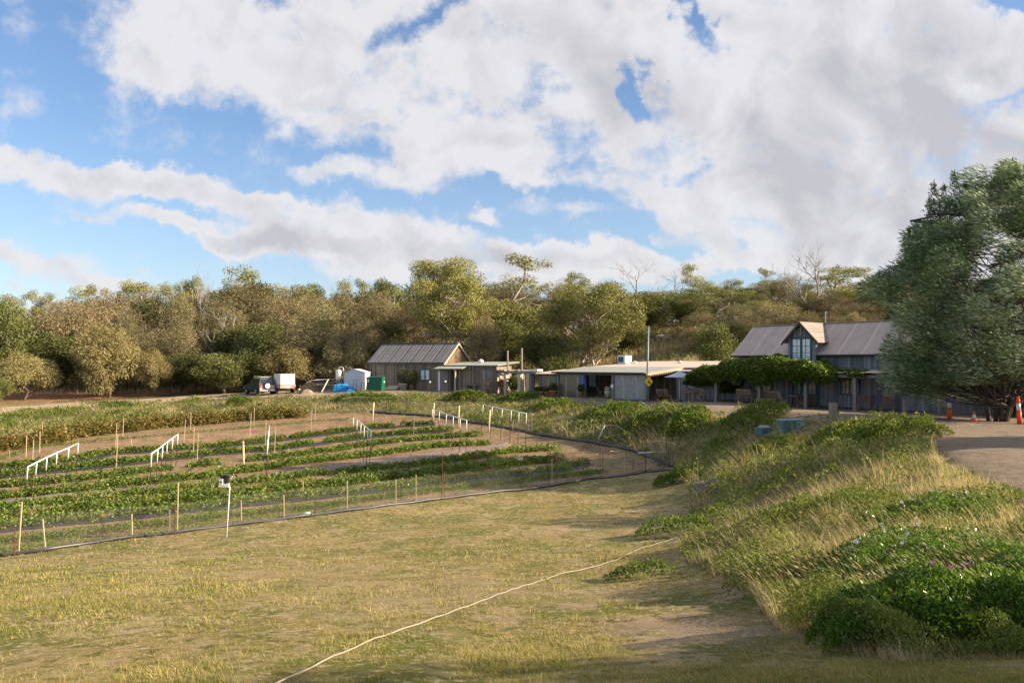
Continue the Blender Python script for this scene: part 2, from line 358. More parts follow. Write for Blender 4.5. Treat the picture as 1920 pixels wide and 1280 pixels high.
M['bank'] = ground_mat('grassy_bank_soil', [(.17,.135,.07), (.5,.5,.15,(.10,.10,.035)), (1.6,.55,.1,(.25,.195,.12))], (10,.55), 18, .9, .06)
drape('clay_bank', [tuple(p[:2]) for p in rb] + [(-26,89),(-50,90),(-75,88)], .6, .06, M['redbank'], 1.2)

# ---------------------------------------------------------------- grass and ground cover
LM = {}
LM['lawn'] = leaf_mat('lawn_blades', [(0,(.085,.135,.02)),(.4,(.19,.21,.045)),(.62,(.37,.31,.10)),(1,(.62,.51,.30))], .2, 0, .7, .1, patch=.7)
LM['dry'] = leaf_mat('dry_grass', [(0,(.09,.14,.03)),(.3,(.20,.21,.07)),(.5,(.40,.34,.18)),(.75,(.60,.51,.34)),(1,(.76,.68,.52))], .42, .12, .7, .1, patch=.9)
LM['cover'] = leaf_mat('low_green_leaves', [(0,(.05,.085,.018)),(.45,(.12,.175,.035)),(.8,(.21,.26,.055)),(1,(.38,.36,.12))], .4, .15, .5, .3, patch=.6)
LM['daisy'] = leaf_mat('glossy_daisy_leaves', [(0,(.04,.085,.014)),(.6,(.10,.20,.025)),(1,(.19,.30,.05))], .4, 0, .3, .5)
LM['straw'] = leaf_mat('strawberry_leaves', [(0,(.06,.105,.022)),(.5,(.14,.215,.04)),(.85,(.25,.30,.065)),(.96,(.36,.22,.06)),(1,(.40,.25,.09))], .35, .1, .45, .35)
LM['bramble'] = leaf_mat('bramble_leaves', [(0,(.08,.085,.025)),(.4,(.17,.16,.045)),(.75,(.28,.21,.06)),(1,(.40,.33,.11))], .4, .1, .5, .3)
LM['weed'] = leaf_mat('bright_weeds', [(0,(.07,.12,.02)),(.6,(.14,.22,.035)),(1,(.26,.30,.08))], .4, .1, .5, .2)

def sample(n, px0, px1, d0, d1, rng=RNG, p=1.6):
    """ground points, thinning out with distance"""
    px = rng.uniform(px0, px1, n); u = rng.uniform(0, 1, n); a, b = d0**(-p), d1**(-p)
    D = (a + (b-a)*u)**(-1/p); return X(px, D), D
TOE = [(-.5,3.0),(2.4,4.8),(2.9,5.7),(2.75,6.4),(2.8,8),(3.15,10),(3.3,12.5),(3.4,15.5),(4.2,19),(5.4,23),(6.2,27),(7.4,33),(8.9,39.5)]
lawn_poly = [(-40,2),(13,2),(12,6.8),(6.6,6.3),(4.2,5.9),(3.1,5.9)] + TOE[3:] + [tuple(p[:2]) for p in NEAR[::-1]] + [(-40,15)]
x, y = sample(560000, -260, 2150, 4.2, 42, p=1.3); k = inpoly(x, y, lawn_poly); x, y = x[k], y[k]
bare = vn(x, y, 3, .45)*.6 + vn(x, y, 4, 1.6)*.4
for (sx_, sy_, sr_) in ((-1.0,12.5,3.6),(-4.5,16,3.0),(2.2,8.3,1.3),(4.0,24,3.0),(1.0,18,2.5)): bare = bare + .22*np.clip(1.2-np.hypot(x-sx_, y-sy_)/sr_ + (vn(x,y,13,1.4)-.5)*1.5, 0, 1)
k = RNG.uniform(0,1,len(x)) < np.clip(1.25 - bare*1.3, .06, 1); x, y = x[k], y[k]; n = len(x)
P = np.stack([x, y, H(x, y)-.005], 1); Df = np.clip(y/10, .7, 3)
ht = RNG.uniform(.018, .05, n)*np.clip(Df, .8, 1.5)*(.6+.9*vn(x,y,8,.8)); V_, T_, ix = blades(P, ht, .007*Df, RNG.normal(0, .028, (n,2))+np.array([-.012,0]), two=False)
tag(link('lawn_grass', nmesh('lawn_grass', V_, T_, RNG.uniform(0,1,n)[ix]), LM['lawn']), None, None, kind='stuff')

rg = np.random.default_rng(14); x, y = sample(900, -200, 1560, 5.2, 26, rg, 1.2); k = inpoly(x, y, lawn_poly) & (vn(x,y,15,.5) > .35); x, y = np.repeat(x[k], 16), np.repeat(y[k], 16); n = len(x)
x = x + rg.normal(0,.035,n)*(1+y/20); y = y + rg.normal(0,.035,n); P = np.stack([x, y, H(x,y)-.005], 1); ht = rg.uniform(.035,.085,n)*(1+y/40); V_, T_, ix = blades(P, ht, .006*np.clip(y/9,.8,2.2), rg.normal(0,.03,(n,2)))
tag(link('lawn_tufts', nmesh('lawn_tufts', V_, T_, rg.uniform(0,1,n)[ix]), LM['lawn']), None, None, kind='stuff')
bank_poly = TOE[2:] + [tuple(p[:2]) for p in FARL[::-1]] + [tuple(p[:2]) for p in GL([(560,774),(300,790),(0,815),(-260,850)])] + [(-60,62)] + [tuple(p[:2]) for p in tr_f[::-1]] + EDGE[::-1] + [(8.5,9.5),(11,8.5),(11,6.6),(6.6,6.1),(4.2,5.75)]
bank_poly = [p for p in bank_poly]
def bank_pts(n, d0, d1, px0=-260, px1=2150, p=1.6, rng=RNG):
    x, y = sample(n, px0, px1, d0, d1, rng, p); k = inpoly(x, y, bank_poly); return x[k], y[k]
drape('grassy_bank', bank_poly, .4, .02, M['bank'], .5)
def greenness(x, y): return vn(x, y, 21, .42)*.4 + vn(x, y, 22, 1.2)*.38 + vn(x, y, 23, 3.1)*.22
# dry grass blades
x, y = bank_pts(1000000, 5, 80, p=1.0); x2, y2 = bank_pts(420000, 40, 82, p=.6); x = np.append(x, x2); y = np.append(y, y2); g = greenness(x, y)
TAN = [(1490,1085,75,45,.62),(1610,1000,90,40,.5),(1730,985,170,30,.5),(1560,940,150,35,.5),(1790,925,100,25,.45),(1330,1030,80,25,.35),(1450,905,130,35,.45),(1640,1040,120,30,.4),(1600,870,150,30,.5),(1350,950,80,30,.4),(1560,810,150,14,.5),(1290,870,50,25,.4),(1690,800,60,10,.5)]
tall = np.zeros(len(x)); 
for (a,b,ra,rb_,hh_) in TAN:
    q_ = G(a,b); rx_ = ra/F*q_.y; ry_ = max(rx_*.5, 1.2); tall = np.maximum(tall, hh_*2*np.clip(1-((x-q_.x)/rx_)**2-((y-q_.y)/ry_)**2, 0, 1)**.5)
tall *= .9; tall = np.maximum(tall, np.where(y > 24, np.clip(vn(x,y,31,.6)*1.7-.45, .12, 1), np.clip(vn(x,y,31,1.1)*1.5-.5, .06, .75)))
DZ = [(4.6,6.95,2.0,1.05),(5.1,9.6,1.5,.9),(7.2,13.4,1.3,.8)]
inb = np.zeros(len(x), bool)
for (a,b,c_,d_) in DZ: inb |= ((x-a)/c_)**2+((y-b)/d_)**2 < .95
k = RNG.uniform(0,1,len(x)) < np.clip(.12 + tall*.62 - np.clip(g-.5,0,1)*.7, .08, 1)*np.where(inb, .02, 1)*np.where(y < 6.6, .35, 1)*np.where((x-13.9)**2+(y-37.6)**2 < 3.5, .05, 1); x, y, g, tall = x[k], y[k], g[k], tall[k]; n = len(x)
P = np.stack([x, y, H(x, y)-.01], 1); Df = np.clip(y/11, .7, 5)
ht = RNG.gamma(4, .25, n)*(.05 + .34*tall)*np.where(y > 52, .75, np.where(y > 30, 1.3, 1))*np.where(y < 9, .75, 1)*np.where(y < 6.6, .5, 1)
V_, T_, ix = blades(P, ht, .0065*Df, (np.stack([-ht*(.15+.5*vn(x,y,77,.5)), ht*(.3*vn(x,y,78,.6)-.1)], 1) + RNG.normal(0, .36, (n,2))*ht[:, None]))
tag(link('bank_grass', nmesh('bank_grass', V_, T_, RNG.uniform(0,1,n)[ix]), LM['dry']), None, None, kind='stuff')
print('dry blades', n)
# green leafy cover
x, y = bank_pts(900000, 5, 80, p=1.0, rng=np.random.default_rng(5)); x2, y2 = bank_pts(420000, 40, 82, p=.6, rng=np.random.default_rng(6)); x = np.append(x, x2); y = np.append(y, y2); g = greenness(x, y)
k = RNG.uniform(0,1,len(x)) < np.clip((g-np.where(y < 30, .37, .44))*5, .2, 1)*np.where((x-13.9)**2+(y-37.6)**2 < 3.5, .05, 1); x, y, g = x[k], y[k], g[k]; n = len(x)
mound = np.clip((g-.36)*2.8, .1, 1)*(.25+1.35*vn(x,y,41,1.3)); hh = np.clip(mound*np.where(y > 52, .42, np.where(y > 25, .75, .5)), .05, .85)
zz = H(x, y) + hh*(1-RNG.uniform(0,1,n)**1.8*.75); P = np.stack([x, y, zz], 1); Df = np.clip(y/9, .8, 5)
d = RNG.normal(size=(n,3))*.7 + np.array([-.1,-.15,.8]); V_, Q_ = leaves(P, d, .034*Df*RNG.uniform(.7,1.4,n), .017*Df*RNG.uniform(.7,1.3,n))
tag(link('ground_cover', nmesh('ground_cover', V_, Q_, RNG.uniform(0,1,n)), LM['cover']), None, None, kind='stuff')
print('cover leaves', n)

def mound(cx, cy, rx, ry, h, n, L, W, rng, rot=0, lump=.5, deep=.5, seed=50):
    """leaves over and in a low mound standing on the ground"""
    a = rng.uniform(0, math.tau, n); r = np.sqrt(rng.uniform(0, 1, n)); ux = r*np.cos(a); uy = r*np.sin(a)
    wob = 1 + .25*(vn(np.cos(a)*2+9, np.sin(a)*2+9, seed, 1.2)-.5)*2
    ex = ux*rx*wob; ey = uy*ry*wob; x = cx + ex*math.cos(rot) - ey*math.sin(rot); y = cy + ex*math.sin(rot) + ey*math.cos(rot)
    top = h*np.clip(1-r**2.6, 0, 1)**.5*((1-lump) + lump*2*(vn(x, y, seed+1, 2.0/max(h,.2)**.5)*.6+vn(x, y, seed+2, 5)*.4))
    dep = rng.uniform(0, 1, n)**2*deep
    z = H(x, y) + top*(1-dep); P = np.stack([x, y, z], 1)
    out = np.stack([ux*math.cos(rot)-uy*math.sin(rot), ux*math.sin(rot)+uy*math.cos(rot), np.full(n, .9)], 1)
    d = unit(out)*.9 + rng.normal(size=(n,3))*.55
    V_, Q_ = leaves(P, d, L*rng.uniform(.65,1.25,n), W*rng.uniform(.7,1.2,n), rng=rng); return V_, Q_, rng.uniform(0,1,n), P
def local(V, c):
    V = V.copy(); V[:, 0] -= c[0]; V[:, 1] -= c[1]; V[:, 2] -= c[2]; return V
M['stem'] = pmat('plant_stem', (.09,.10,.04), .8)
M['petal_p'] = pmat('purple_petals', (.42,.06,.36), .6, .2, 40); M['petal_w'] = pmat('pale_petals', (.72,.66,.78), .6, .12, 40); M['eye'] = pmat('flower_eye', (.06,.03,.10), .7)
def flower(mb, p, r, up, tilt):
    """one daisy head: 12 petals around an eye"""
    axis = Vector(up).normalized(); a = axis.orthogonal().normalized(); b = axis.cross(a)
    for j in range(12):
        q = math.tau*j/12 + .1*tilt; d = a*math.cos(q) + b*math.sin(q); s = axis.cross(d)
        mb.add([p + d*r*.2, p + d*r*.65 + s*r*.2 + axis*r*.08, p + d*r, p + d*r*.65 - s*r*.2 + axis*r*.08], [(0,1,2,3)])
def daisy_bush(label, cx, cy, rx, ry, h, n, rot, fl, petal, seed, L=.052, W=.02):
    rng = np.random.default_rng(seed); c = (cx, cy, h1(cx, cy)); t = thing('daisy_bush', label, 'shrub', c)
    V_, Q_, A_, P_ = mound(cx, cy, rx, ry, h, n, L, W, rng, rot, .5, .45, seed)
    link('foliage', nmesh('foliage', local(V_, c), Q_, A_), LM['daisy'], t)
    st = MB()
    for i in range(1):
        a = rng.uniform(0, math.tau); rr = rng.uniform(.1,.75); ex, ey = rr*rx*math.cos(a), rr*ry*math.sin(a)
        q = Vector((ex*math.cos(rot)-ey*math.sin(rot), ex*math.sin(rot)+ey*math.cos(rot), 0)); gz_ = h1(cx+q.x, cy+q.y)-c[2]
        st.tube([Vector((q.x*.8,q.y*.8,gz_-.02)), Vector((q.x, q.y, gz_+h*.55*(1-rr*.5)))], [.006,.003], 4)
    st.build('stem', M['stem'], t)
    for px, py in fl:
        # flowers stand just over the leaves where the photo shows them: nearest leaf to that line of sight
        dirx, dirz = (px-CX)/F, -(py-HY)/F
        e = np.hypot(P_[:,0]/P_[:,1]-dirx, P_[:,2]/P_[:,1]-dirz) ; j = int(np.argmin(e)); p = Vector(P_[j]) - Vector(c) + Vector((0,-.01,.03))
        b = MB(); r = rng.uniform(.028,.036); up = (rng.normal(0,.3)-.25, rng.normal(0,.3)-.5, 1); flower(b, p, r, up, rng.uniform(0,5))
        fo = b.build('flower', petal, t)
        e2 = MB(); ax = Vector(up).normalized(); e2.lathe([(.001,0),(.2*r,.0),(.17*r,.12*r),(.001,.16*r)], tuple(p + ax*.002), 8); e2.build('eye', M['eye'], fo)
        s2 = MB(); s2.tube([p - Vector((.01,0,.12)), p - Vector((0,0,.002))], [.003,.0022], 4); s2.build('stalk', M['stem'], fo)
    return t
daisy_bush('large glossy green daisy bush with purple flowers at the front right corner of the bank', 4.6, 6.95, 2.1, 1.1, .62, 46000, .12,
    [(1752,1053),(1784,1058),(1800,1051),(1813,1051),(1733,1085),(1742,1083),(1765,1090),(1825,1083),(1726,1117)], M['petal_p'], 71)
daisy_bush('dark green daisy bush with pale lilac flowers, behind the purple flowering bush', 5.1, 9.6, 1.6, 1.0, .55, 15000, .1,
    [(1645,973),(1713,968),(1603,1018),(1607,1016),(1658,997),(1700,1006),(1703,1008),(1691,1021),(1697,1020),(1740,1030),(1714,1027),(1592,1027)], M['petal_w'], 72)
daisy_bush('green daisy patch with white flowers at the edge of the gravel yard', 7.2, 13.4, 1.5, .9, .42, 8000, .2,
    [(1668,858),(1690,851),(1772,888),(1750,880),(1812,893)], M['petal_w'], 73, .07, .028)
# distinct shrubs standing on the bank
M['shrubtwig'] = pmat('shrub_twigs', (.13,.10,.07), .9)
SHR = [  # px, py(base), rx, ry, h, colour key, label
 (1672,828,1.7,1.3,.8,'cover','rounded green shrub at the corner of the bank by the gravel yard'),
 (1258,1000,.95,.7,.42,'weed','bright green low shrub alone on the lawn edge above the white hose'),
 (1322,925,.55,.5,.45,'grey','silvery grey dead bush at the foot of the bank'),
 (1265,905,.9,.8,.5,'cover','dark green bush at the foot of the bank by the fence corner'),
 (1520,985,1.1,.8,.6,'cover','dark green bush halfway up the bank, left of the daisy bushes'),
 (1440,855,1.5,1.1,.7,'cover','green bush on the bank in front of the low pit lid'),
 (1580,830,1.6,1.0,.7,'cover','dark bush on the bank to the right of the utility cabinet'),
 (1415,790,2.0,1.2,.75,'cover','wide green bush on the bank crest, left of the utility cabinet'),
 (1285,795,1.6,1.2,.7,'weed','yellow green bush on the bank crest below the cafe umbrella'),
 (1215,800,2.2,1.3,.8,'cover','dark green bush on the bank below the yellow diamond sign'),
 (1130,785,2.2,1.2,.8,'cover','green bush on the bank below the cafe entrance'),
 (1040,765,1.6,1.0,.6,'weed','bright bush on the bank below the four terracotta pots'),
 (975,752,1.9,1.1,.7,'weed','yellow green bush on the bank below the pergola'),
 (880,750,2.0,1.1,.75,'cover','dark green bush on the bank below the timber bench'),
 (700,752,1.8,1.1,.6,'weed','light green bush on the bank below the green dumpster'),
 (660,752,1.6,1.1,.6,'weed','light green bush on the bank below the blue tarpaulin'),
 (448,760,1.2,.9,.75,'cover','small dark green bush beside the field path, left of the parked car'),
 (215,765,1.5,.9,.6,'cover','round dark green bush in the dry grass below the dirt track'),
 (1200,1085,.55,.45,.3,'cover','small dark tussock bush on the lawn beside the white hose'),
 (1470,1110,.7,.5,.5,'cover','green bush under the tall dry grass at the near corner of the bank'),
]
LM['grey'] = leaf_mat('silver_twigs', [(0,(.22,.21,.19)),(1,(.5,.48,.44))], .15, 0, .8, .1)
for i, (px, py, rx, ry, h, key, lab) in enumerate(SHR):
    p = G(px, py); rng = np.random.default_rng(100+i); c = tuple(p); t = thing('bank_shrub', lab, 'shrub', c, 0, 'shrubs on the grassy bank')
    s = np.clip(p.y/9, .8, 4.0); n = int(np.clip(9000*rx*ry/(s*s)*2.2, 1500, 12000)*(.45 if p.y < 24 and key != 'grey' else 1))
    V_, Q_, A_, P_ = mound(p.x, p.y, rx, ry, h, n, .04*s, (.02 if key != 'grey' else .006)*s, rng, 0, .5, .5, 100+i)
    link('foliage', nmesh('foliage', local(V_, c), Q_, A_), LM[key], t)
    b = MB()
    for j in range(1):
        a = rng.uniform(0, math.tau); q = Vector((math.cos(a)*rx*.5, math.sin(a)*ry*.5, 0)); g0 = h1(p.x+q.x, p.y+q.y)-c[2]
        b.tube([Vector((q.x*.6,q.y*.6,g0-.05)), Vector((q.x,q.y,g0+h*.5))], [.015,.006], 4)
    b.build('stem', M['shrubtwig'], t)
# a few tall seeding stalks in front
x, y = bank_pts(9000, 5.2, 16, 1380, 2000, p=1.3, rng=np.random.default_rng(9)); n = len(x); k = (vn(x,y,31,.55) > .5) & (y > 6.4); x, y = x[k][::4], y[k][::4]; n = len(x)
P = np.stack([x, y, H(x, y)], 1); ht = RNG.uniform(.35,.7,n); ln = np.stack([-ht*.5, ht*.05], 1)+RNG.normal(0,.08,(n,2))
V1, T1, i1 = blades(P, ht, .006, ln); tip = P + np.stack([ln[:,0], ln[:,1], ht], 1)
dd = np.stack([ln[:,0]*1.5, ln[:,1]*1.5, ht*.55], 1); V2, Q2 = leaves(tip - unit(dd)*.03, dd, .075, .008)
tag(link('seeding_grass', nmesh('seeding_grass', *merge([(V1, T1, RNG.uniform(.5,1,n)[i1]), (V2, np.concatenate([Q2[:, [0,1,2]], Q2[:, [0,2,3]]]), np.full(2*n, .95))])), LM['dry']), None, None, kind='stuff')

# ---------------------------------------------------------------- crop rows
M['mulch'] = pmat('black_mulch_sheet', (.035,.034,.038), .55, .35, 3, spec=.5)
def dens(poly, step):
    out = []
    for a, b in zip(poly[:-1], poly[1:]):
        k = max(1, int((b-a).length/step)); out += [a.lerp(b, i/k) for i in range(k)]
    return out + [poly[-1]]
def crop_row(name, label, pts, width, h, n_per_m, L, W, key, seed, gaps=(), mulch=None, group='strawberry rows in the netted field', plant=.33):
    rng = np.random.default_rng(seed); line = dens(GL(pts), .12); arr = np.array([tuple(p) for p in line])
    seg = np.linalg.norm(np.diff(arr[:, :2], axis=0), axis=1); cum = np.append(0, np.cumsum(seg)); tot = cum[-1]; c = tuple(line[len(line)//2])
    t = thing(name, label, 'crop row', c, 0, group)
    npl = int(tot/plant); s = (np.arange(npl)+rng.uniform(-.2,.2,npl))*plant; off = rng.normal(0, width*.12, npl); sz = rng.uniform(.65,1.25,npl)
    pxs = np.interp(s, cum, np.linspace(0, 1, len(cum)))
    keep = np.ones(npl, bool)
    for g0, g1 in gaps: keep &= ~((s/tot > g0) & (s/tot < g1))
    keep &= vn(s, s*0, seed, .8) > .04
    s, off, sz = s[keep], off[keep], sz[keep]; npl = len(s)
    bx = np.interp(s, cum, arr[:,0]); by = np.interp(s, cum, arr[:,1]); tx = np.gradient(arr[:,0]); ty = np.gradient(arr[:,1]); q = np.hypot(tx,ty)+1e-9
    nx = np.interp(s, cum, -ty/q); ny = np.interp(s, cum, tx/q); bx = bx + nx*off; by = by + ny*off
    m = max(6, int(n_per_m*plant)); n = npl*m; e = np.repeat(np.arange(npl), m)
    v = rng.normal(size=(n,3)); v = unit(v); v[:,2] = np.abs(v[:,2]); rr = rng.uniform(.55,1.05,n)
    P = np.stack([bx[e] + v[:,0]*rr*width*.5*sz[e], by[e] + v[:,1]*rr*width*.5*sz[e], np.zeros(n)], 1); P[:,2] = H(P[:,0],P[:,1]) + .05 + v[:,2]*rr*h*sz[e]
    V_, Q_ = leaves(P, v*.8 + rng.normal(size=(n,3))*.5, L*rng.uniform(.7,1.3,n), W*rng.uniform(.7,1.3,n), rng=rng)
    va = np.clip(rng.uniform(0,1,npl)[e]*.35 + rng.uniform(0,1,n)*.65, 0, 1)
    link('foliage', nmesh('foliage', local(V_, c), Q_, va), LM[key], t)
    if mulch:
        mb = MB(); pts_ = []
        for i in range(0, len(line), 5):
            p = line[i]; nn = Vector((-ty[i]/q[i], tx[i]/q[i], 0)); nn = nn if nn.y < 0 else -nn
            for w_, z_ in ((-.15,.055),(.12,.10),(mulch*.6,.10),(mulch,.05)):
                r_ = Vector((p.x,p.y,0)) + nn*w_*(1+.1*math.sin(i*.7)); pts_.append((r_.x-c[0], r_.y-c[1], h1(r_.x, r_.y)+z_-c[2]))
        k = len(pts_)//4; fs = [(4*i+j, 4*i+j+1, 4*i+j+5, 4*i+j+4) for i in range(k-1) for j in range(3)]
        mb.add(pts_, fs); mb.build('mulch_sheet', M['mulch'], t, True)
    return t
crop_row('bramble_row', 'long autumn coloured bramble hedge at the back of the netted field', [(-250,885),(0,845),(90,832),(150,820),(300,803),(450,789),(578,779)], 1.6, .98, 420, .20, .13, 'bramble', 1, group=None, plant=.5)
crop_row('weed_row', 'sparse green weeds on the bare soil in front of the bramble hedge', [(-200,880),(0,862),(80,838),(150,831),(300,818),(480,801),(600,790),(670,785)], .5, .16, 70, .10, .06, 'weed', 2, group=None)
crop_row('strawberry_row', 'farthest strawberry row with black mulch sheet beside it', [(-200,898),(0,880),(150,864),(200,853),(300,846),(400,840),(500,829),(600,816),(700,803),(822,795)], .62, .34, 380, .12, .10, 'straw', 3, mulch=.62)
crop_row('strawberry_row', 'second strawberry row from the back, dense, with black mulch sheet', [(-200,910),(0,895),(150,880),(250,869),(400,852),(500,846),(600,832),(700,819),(852,807)], .62, .34, 380, .12, .10, 'straw', 4, mulch=.6, gaps=((.68,.71),))
crop_row('strawberry_row', 'gappy third strawberry row from the back', [(-200,928),(0,914),(100,907),(200,896),(330,880),(400,872),(500,862),(600,850),(700,834),(840,821),(912,817)], .7, .32, 330, .115, .10, 'straw', 5, gaps=((.36,.39),(.44,.48),))
crop_row('strawberry_row', 'fourth strawberry row from the back, above the bark path', [(-200,952),(0,937),(150,922),(300,905),(400,895),(500,880),(560,870),(650,861),(720,852),(820,839),(925,833)], .75, .34, 380, .115, .10, 'straw', 6)
crop_row('strawberry_row', 'dark strawberry row just below the bark path', [(-200,975),(0,958),(100,946),(200,938),(380,917),(500,903),(560,895),(700,882),(800,872),(950,849),(1050,843)], .75, .32, 380, .11, .09, 'straw', 7)
crop_row('strawberry_row', 'thick leafy strawberry row in the middle of the front rows', [(-250,1000),(0,977),(150,963),(300,948),(450,932),(550,920),(650,908),(800,892),(950,873),(1060,864)], 1.1, .42, 480, .11, .09, 'straw', 8)
crop_row('strawberry_row', 'leafy strawberry row with mulch, second from the lawn fence', [(-250,1016),(0,994),(150,979),(300,964),(450,947),(600,932),(750,917),(900,898),(1010,888),(1105,868)], .8, .34, 340, .10, .08, 'straw', 9, mulch=.62)
crop_row('weed_strip', 'bright green weed strip just inside the lawn fence', [(-250,1045),(0,1020),(200,998),(300,986),(400,974),(600,951),(800,924),(900,911),(1000,902),(1140,884)], 1.0, .2, 420, .085, .04, 'weed', 10, group=None)
# sparse low weeds across the field
x, y = sample(130000, -200, 1250, 20, 64, np.random.default_rng(3), 1.2); k = inpoly(x, y, field); x, y = x[k], y[k]; g = vn(x, y, 61, .6)*.6+vn(x,y,62,2)*.4; k = RNG.uniform(0,1,len(x)) < np.clip((g-.38)*3,.05,1); x, y = x[k], y[k]; n = len(x)
P = np.stack([x, y, H(x,y)+.04], 1); V_, Q_ = leaves(P, RNG.normal(size=(n,3))*.8+np.array([0,0,.8]), .09, .03)
tag(link('field_weeds', nmesh('field_weeds', V_, Q_, RNG.uniform(0,1,n)), LM['weed']), None, None, kind='stuff')
# ---------------------------------------------------------------- fences, frames, stakes
M['rust'] = pmat('rusty_steel', (.15,.07,.045), .85, .4, 30, .3)
M['tan'] = pmat('tan_hardwood_stake', (.56,.44,.30), .8, .2, 12, stretch=(4,4,.4))
M['palewood'] = pmat('pale_treated_pine', (.66,.54,.34), .8, .2, 9, stretch=(4,4,.3))
M['blackpipe'] = pmat('black_poly_pipe', (.055,.055,.062), .4, .3, 8, spec=.6)
M['darkrod'] = pmat('dark_steel_rod', (.045,.032,.028), .7, .4, 30, .4)
M['pvc'] = pmat('white_pvc_pipe', (.80,.80,.80), .35, .06, 12, spec=.5)
M['hose'] = pmat('pale_hose', (.33,.29,.23), .5, .12, 6, spec=.4)
def net_mat():
    m = bpy.data.materials.new('garden_netting'); t = nt(m)
    tc = N(t, 'ShaderNodeTexCoord'); n = noise(t, tc.outputs['Object'], 7, 4, .7)
    f = math_(t, 'MULTIPLY', n, .13); d = N(t, 'ShaderNodeBsdfDiffuse'); d.inputs[0].default_value = (.30,.30,.28,1)
    tr = N(t, 'ShaderNodeBsdfTransparent'); mx = N(t, 'ShaderNodeMixShader'); o = N(t, 'ShaderNodeOutputMaterial')
    t.links.new(f, mx.inputs[0]); t.links.new(tr.outputs[0], mx.inputs[1]); t.links.new(d.outputs[0], mx.inputs[2]); t.links.new(mx.outputs[0], o.inputs[0]); return m
M['net'] = net_mat()
def topz(py, D): return Z(py, D)
def stick(mb, base, top, r, seg=5, sq=False):
    if sq:
        d = Vector(top)-Vector(base); x = Vector((1,0,0))*r; y = Vector((0,1,0))*r
        b = Vector(base) - Vector((0,0,.15)); t_ = Vector(top); mb.add([b-x-y,b+x-y,b+x+y,b-x+y,t_-x-y,t_+x-y,t_+x+y,t_-x+y], [(0,3,2,1),(4,5,6,7),(0,1,5,4),(1,2,6,5),(2,3,7,6),(3,0,4,7)])
    else: mb.tube([Vector(base)-Vector((0,0,.15)), top], r, seg)
def post_geo(px, py, tx, ty, r, sq=False, base=None):
    p = base or G(px, py); mb = MB(); top = Vector((X(tx, p.y), p.y, topz(ty, p.y))) - p; stick(mb, Vector((0,0,0)), top, r, 6, sq); return p, mb
# near fence: corrugated black pipe along the foot, posts, netting
pn = dens(NEAR, .25); c = pn[len(pn)//2].copy()
fn = thing('net_fence', 'low netting fence with black foot pipe between the mown lawn and the strawberry field', 'fence', c)
mb = MB(); L_ = [Vector((p.x, p.y, h1(p.x,p.y)+.06+.012*math.sin(i*.9)))-c + Vector((.03*math.sin(i*.31), .04*math.sin(i*.23), 0)) for i, p in enumerate(pn)]
mb.tube(L_, .05, 8); mb.build('foot_pipe', M['blackpipe'], fn, True)
mb = MB(); L2 = [Vector((p.x-.22, p.y+.42, h1(p.x-.22,p.y+.42)+.05))-c for p in pn[len(pn)//3::2]]; mb.tube(L2, .016, 5); mb.build('irrigation_line', M['blackpipe'], fn, True)
mb = MB(); k0 = 0; vs_ = []
for p in pn[::2]:
    z = h1(p.x,p.y); vs_ += [(p.x-c.x, p.y-c.y+.05, z+.05-c.z), (p.x-c.x, p.y-c.y+.05, z+1.0+.05*math.sin(p.x*1.3)-c.z)]
mb.add(vs_, [(2*i,2*i+2,2*i+3,2*i+1) for i in range(len(vs_)//2-1)]); mb.build('netting', M['net'], fn)
def add_post(fence, px, py, tx, ty, r, mk, nm, lab=None):
    p, mb = post_geo(px, py, tx, ty, r, mk in ('tan','palewood'))
    mb.v = [tuple(Vector(v)+p-Vector(fence.location)) for v in mb.v]
    o = mb.build(nm, M[mk], fence)
    if lab: o['label'] = lab
    return o
for a in [(27,1042,28,980,'rust'),(34,1037,41,941,'tan'),(86,1030,80,973,'tan'),(193,1012,193,982,'darkrod'),(248,1008,247,963,'tan'),(319,998,318,955,'tan'),(328,1003,328,944,'rust'),(332,998,334,905,'tan'),
          (453,979,452,937,'tan'),(491,968,491,945,'rust'),(533,971,532,927,'tan'),(591,968,592,871,'rust'),(651,957,651,901,'tan'),(743,943,742,898,'tan'),(752,941,752,912,'darkrod'),(780,939,780,889,'tan'),
          (828,936,830,846,'rust'),(834,937,833,885,'rust'),(939,920,939,896,'darkrod'),(978,918,978,882,'rust'),(1028,910,1028,826,'rust'),(1035,908,1035,860,'tan'),(1125,895,1125,835,'rust'),(1130,898,1130,847,'rust'),(1171,888,1170,849,'tan'),(1186,882,1188,862,'darkrod'),
          (1210,886,1208,805,'rust'),(1211,886,1212,806,'rust'),(1253,880,1253,828,'rust'),(1257,881,1256,836,'rust'),(1264,878,1260,846,'rust')]:
    add_post(fn, a[0], a[1], a[2], a[3], .015 if a[4]=='tan' else .014, a[4], 'stake' if a[4]=='tan' else 'post')
# far fence
pf = dens(FARL, .3); c = pf[len(pf)//2].copy()
ff = thing('net_fence', 'sagging netting fence at the foot of the bank, far side of the strawberry field', 'fence', c)
mb = MB(); mb.tube([Vector((p.x, p.y, h1(p.x,p.y)+.09+.03*math.sin(i*.5)))-c for i, p in enumerate(pf[8:])], .085, 7); mb.build('foot_pipe', M['blackpipe'], ff, True)
mb = MB(); vs_ = []
for i, p in enumerate(pf):
    z = h1(p.x,p.y); hh = 1.15 + .25*math.sin(i*.17) + .15*math.sin(i*.41+1); vs_ += [(p.x-c.x, p.y-c.y, z+.05-c.z), (p.x-c.x+.05, p.y-c.y+.1, z+hh-c.z)]
mb.add(vs_, [(2*i,2*i+2,2*i+3,2*i+1) for i in range(len(vs_)//2-1)]); mb.build('netting', M['net'], ff)
mb = MB(); mb.tube([Vector(vs_[2*i+1]) for i in range(len(vs_)//2)], .012, 4); mb.build('top_wire', M['tan'], ff)
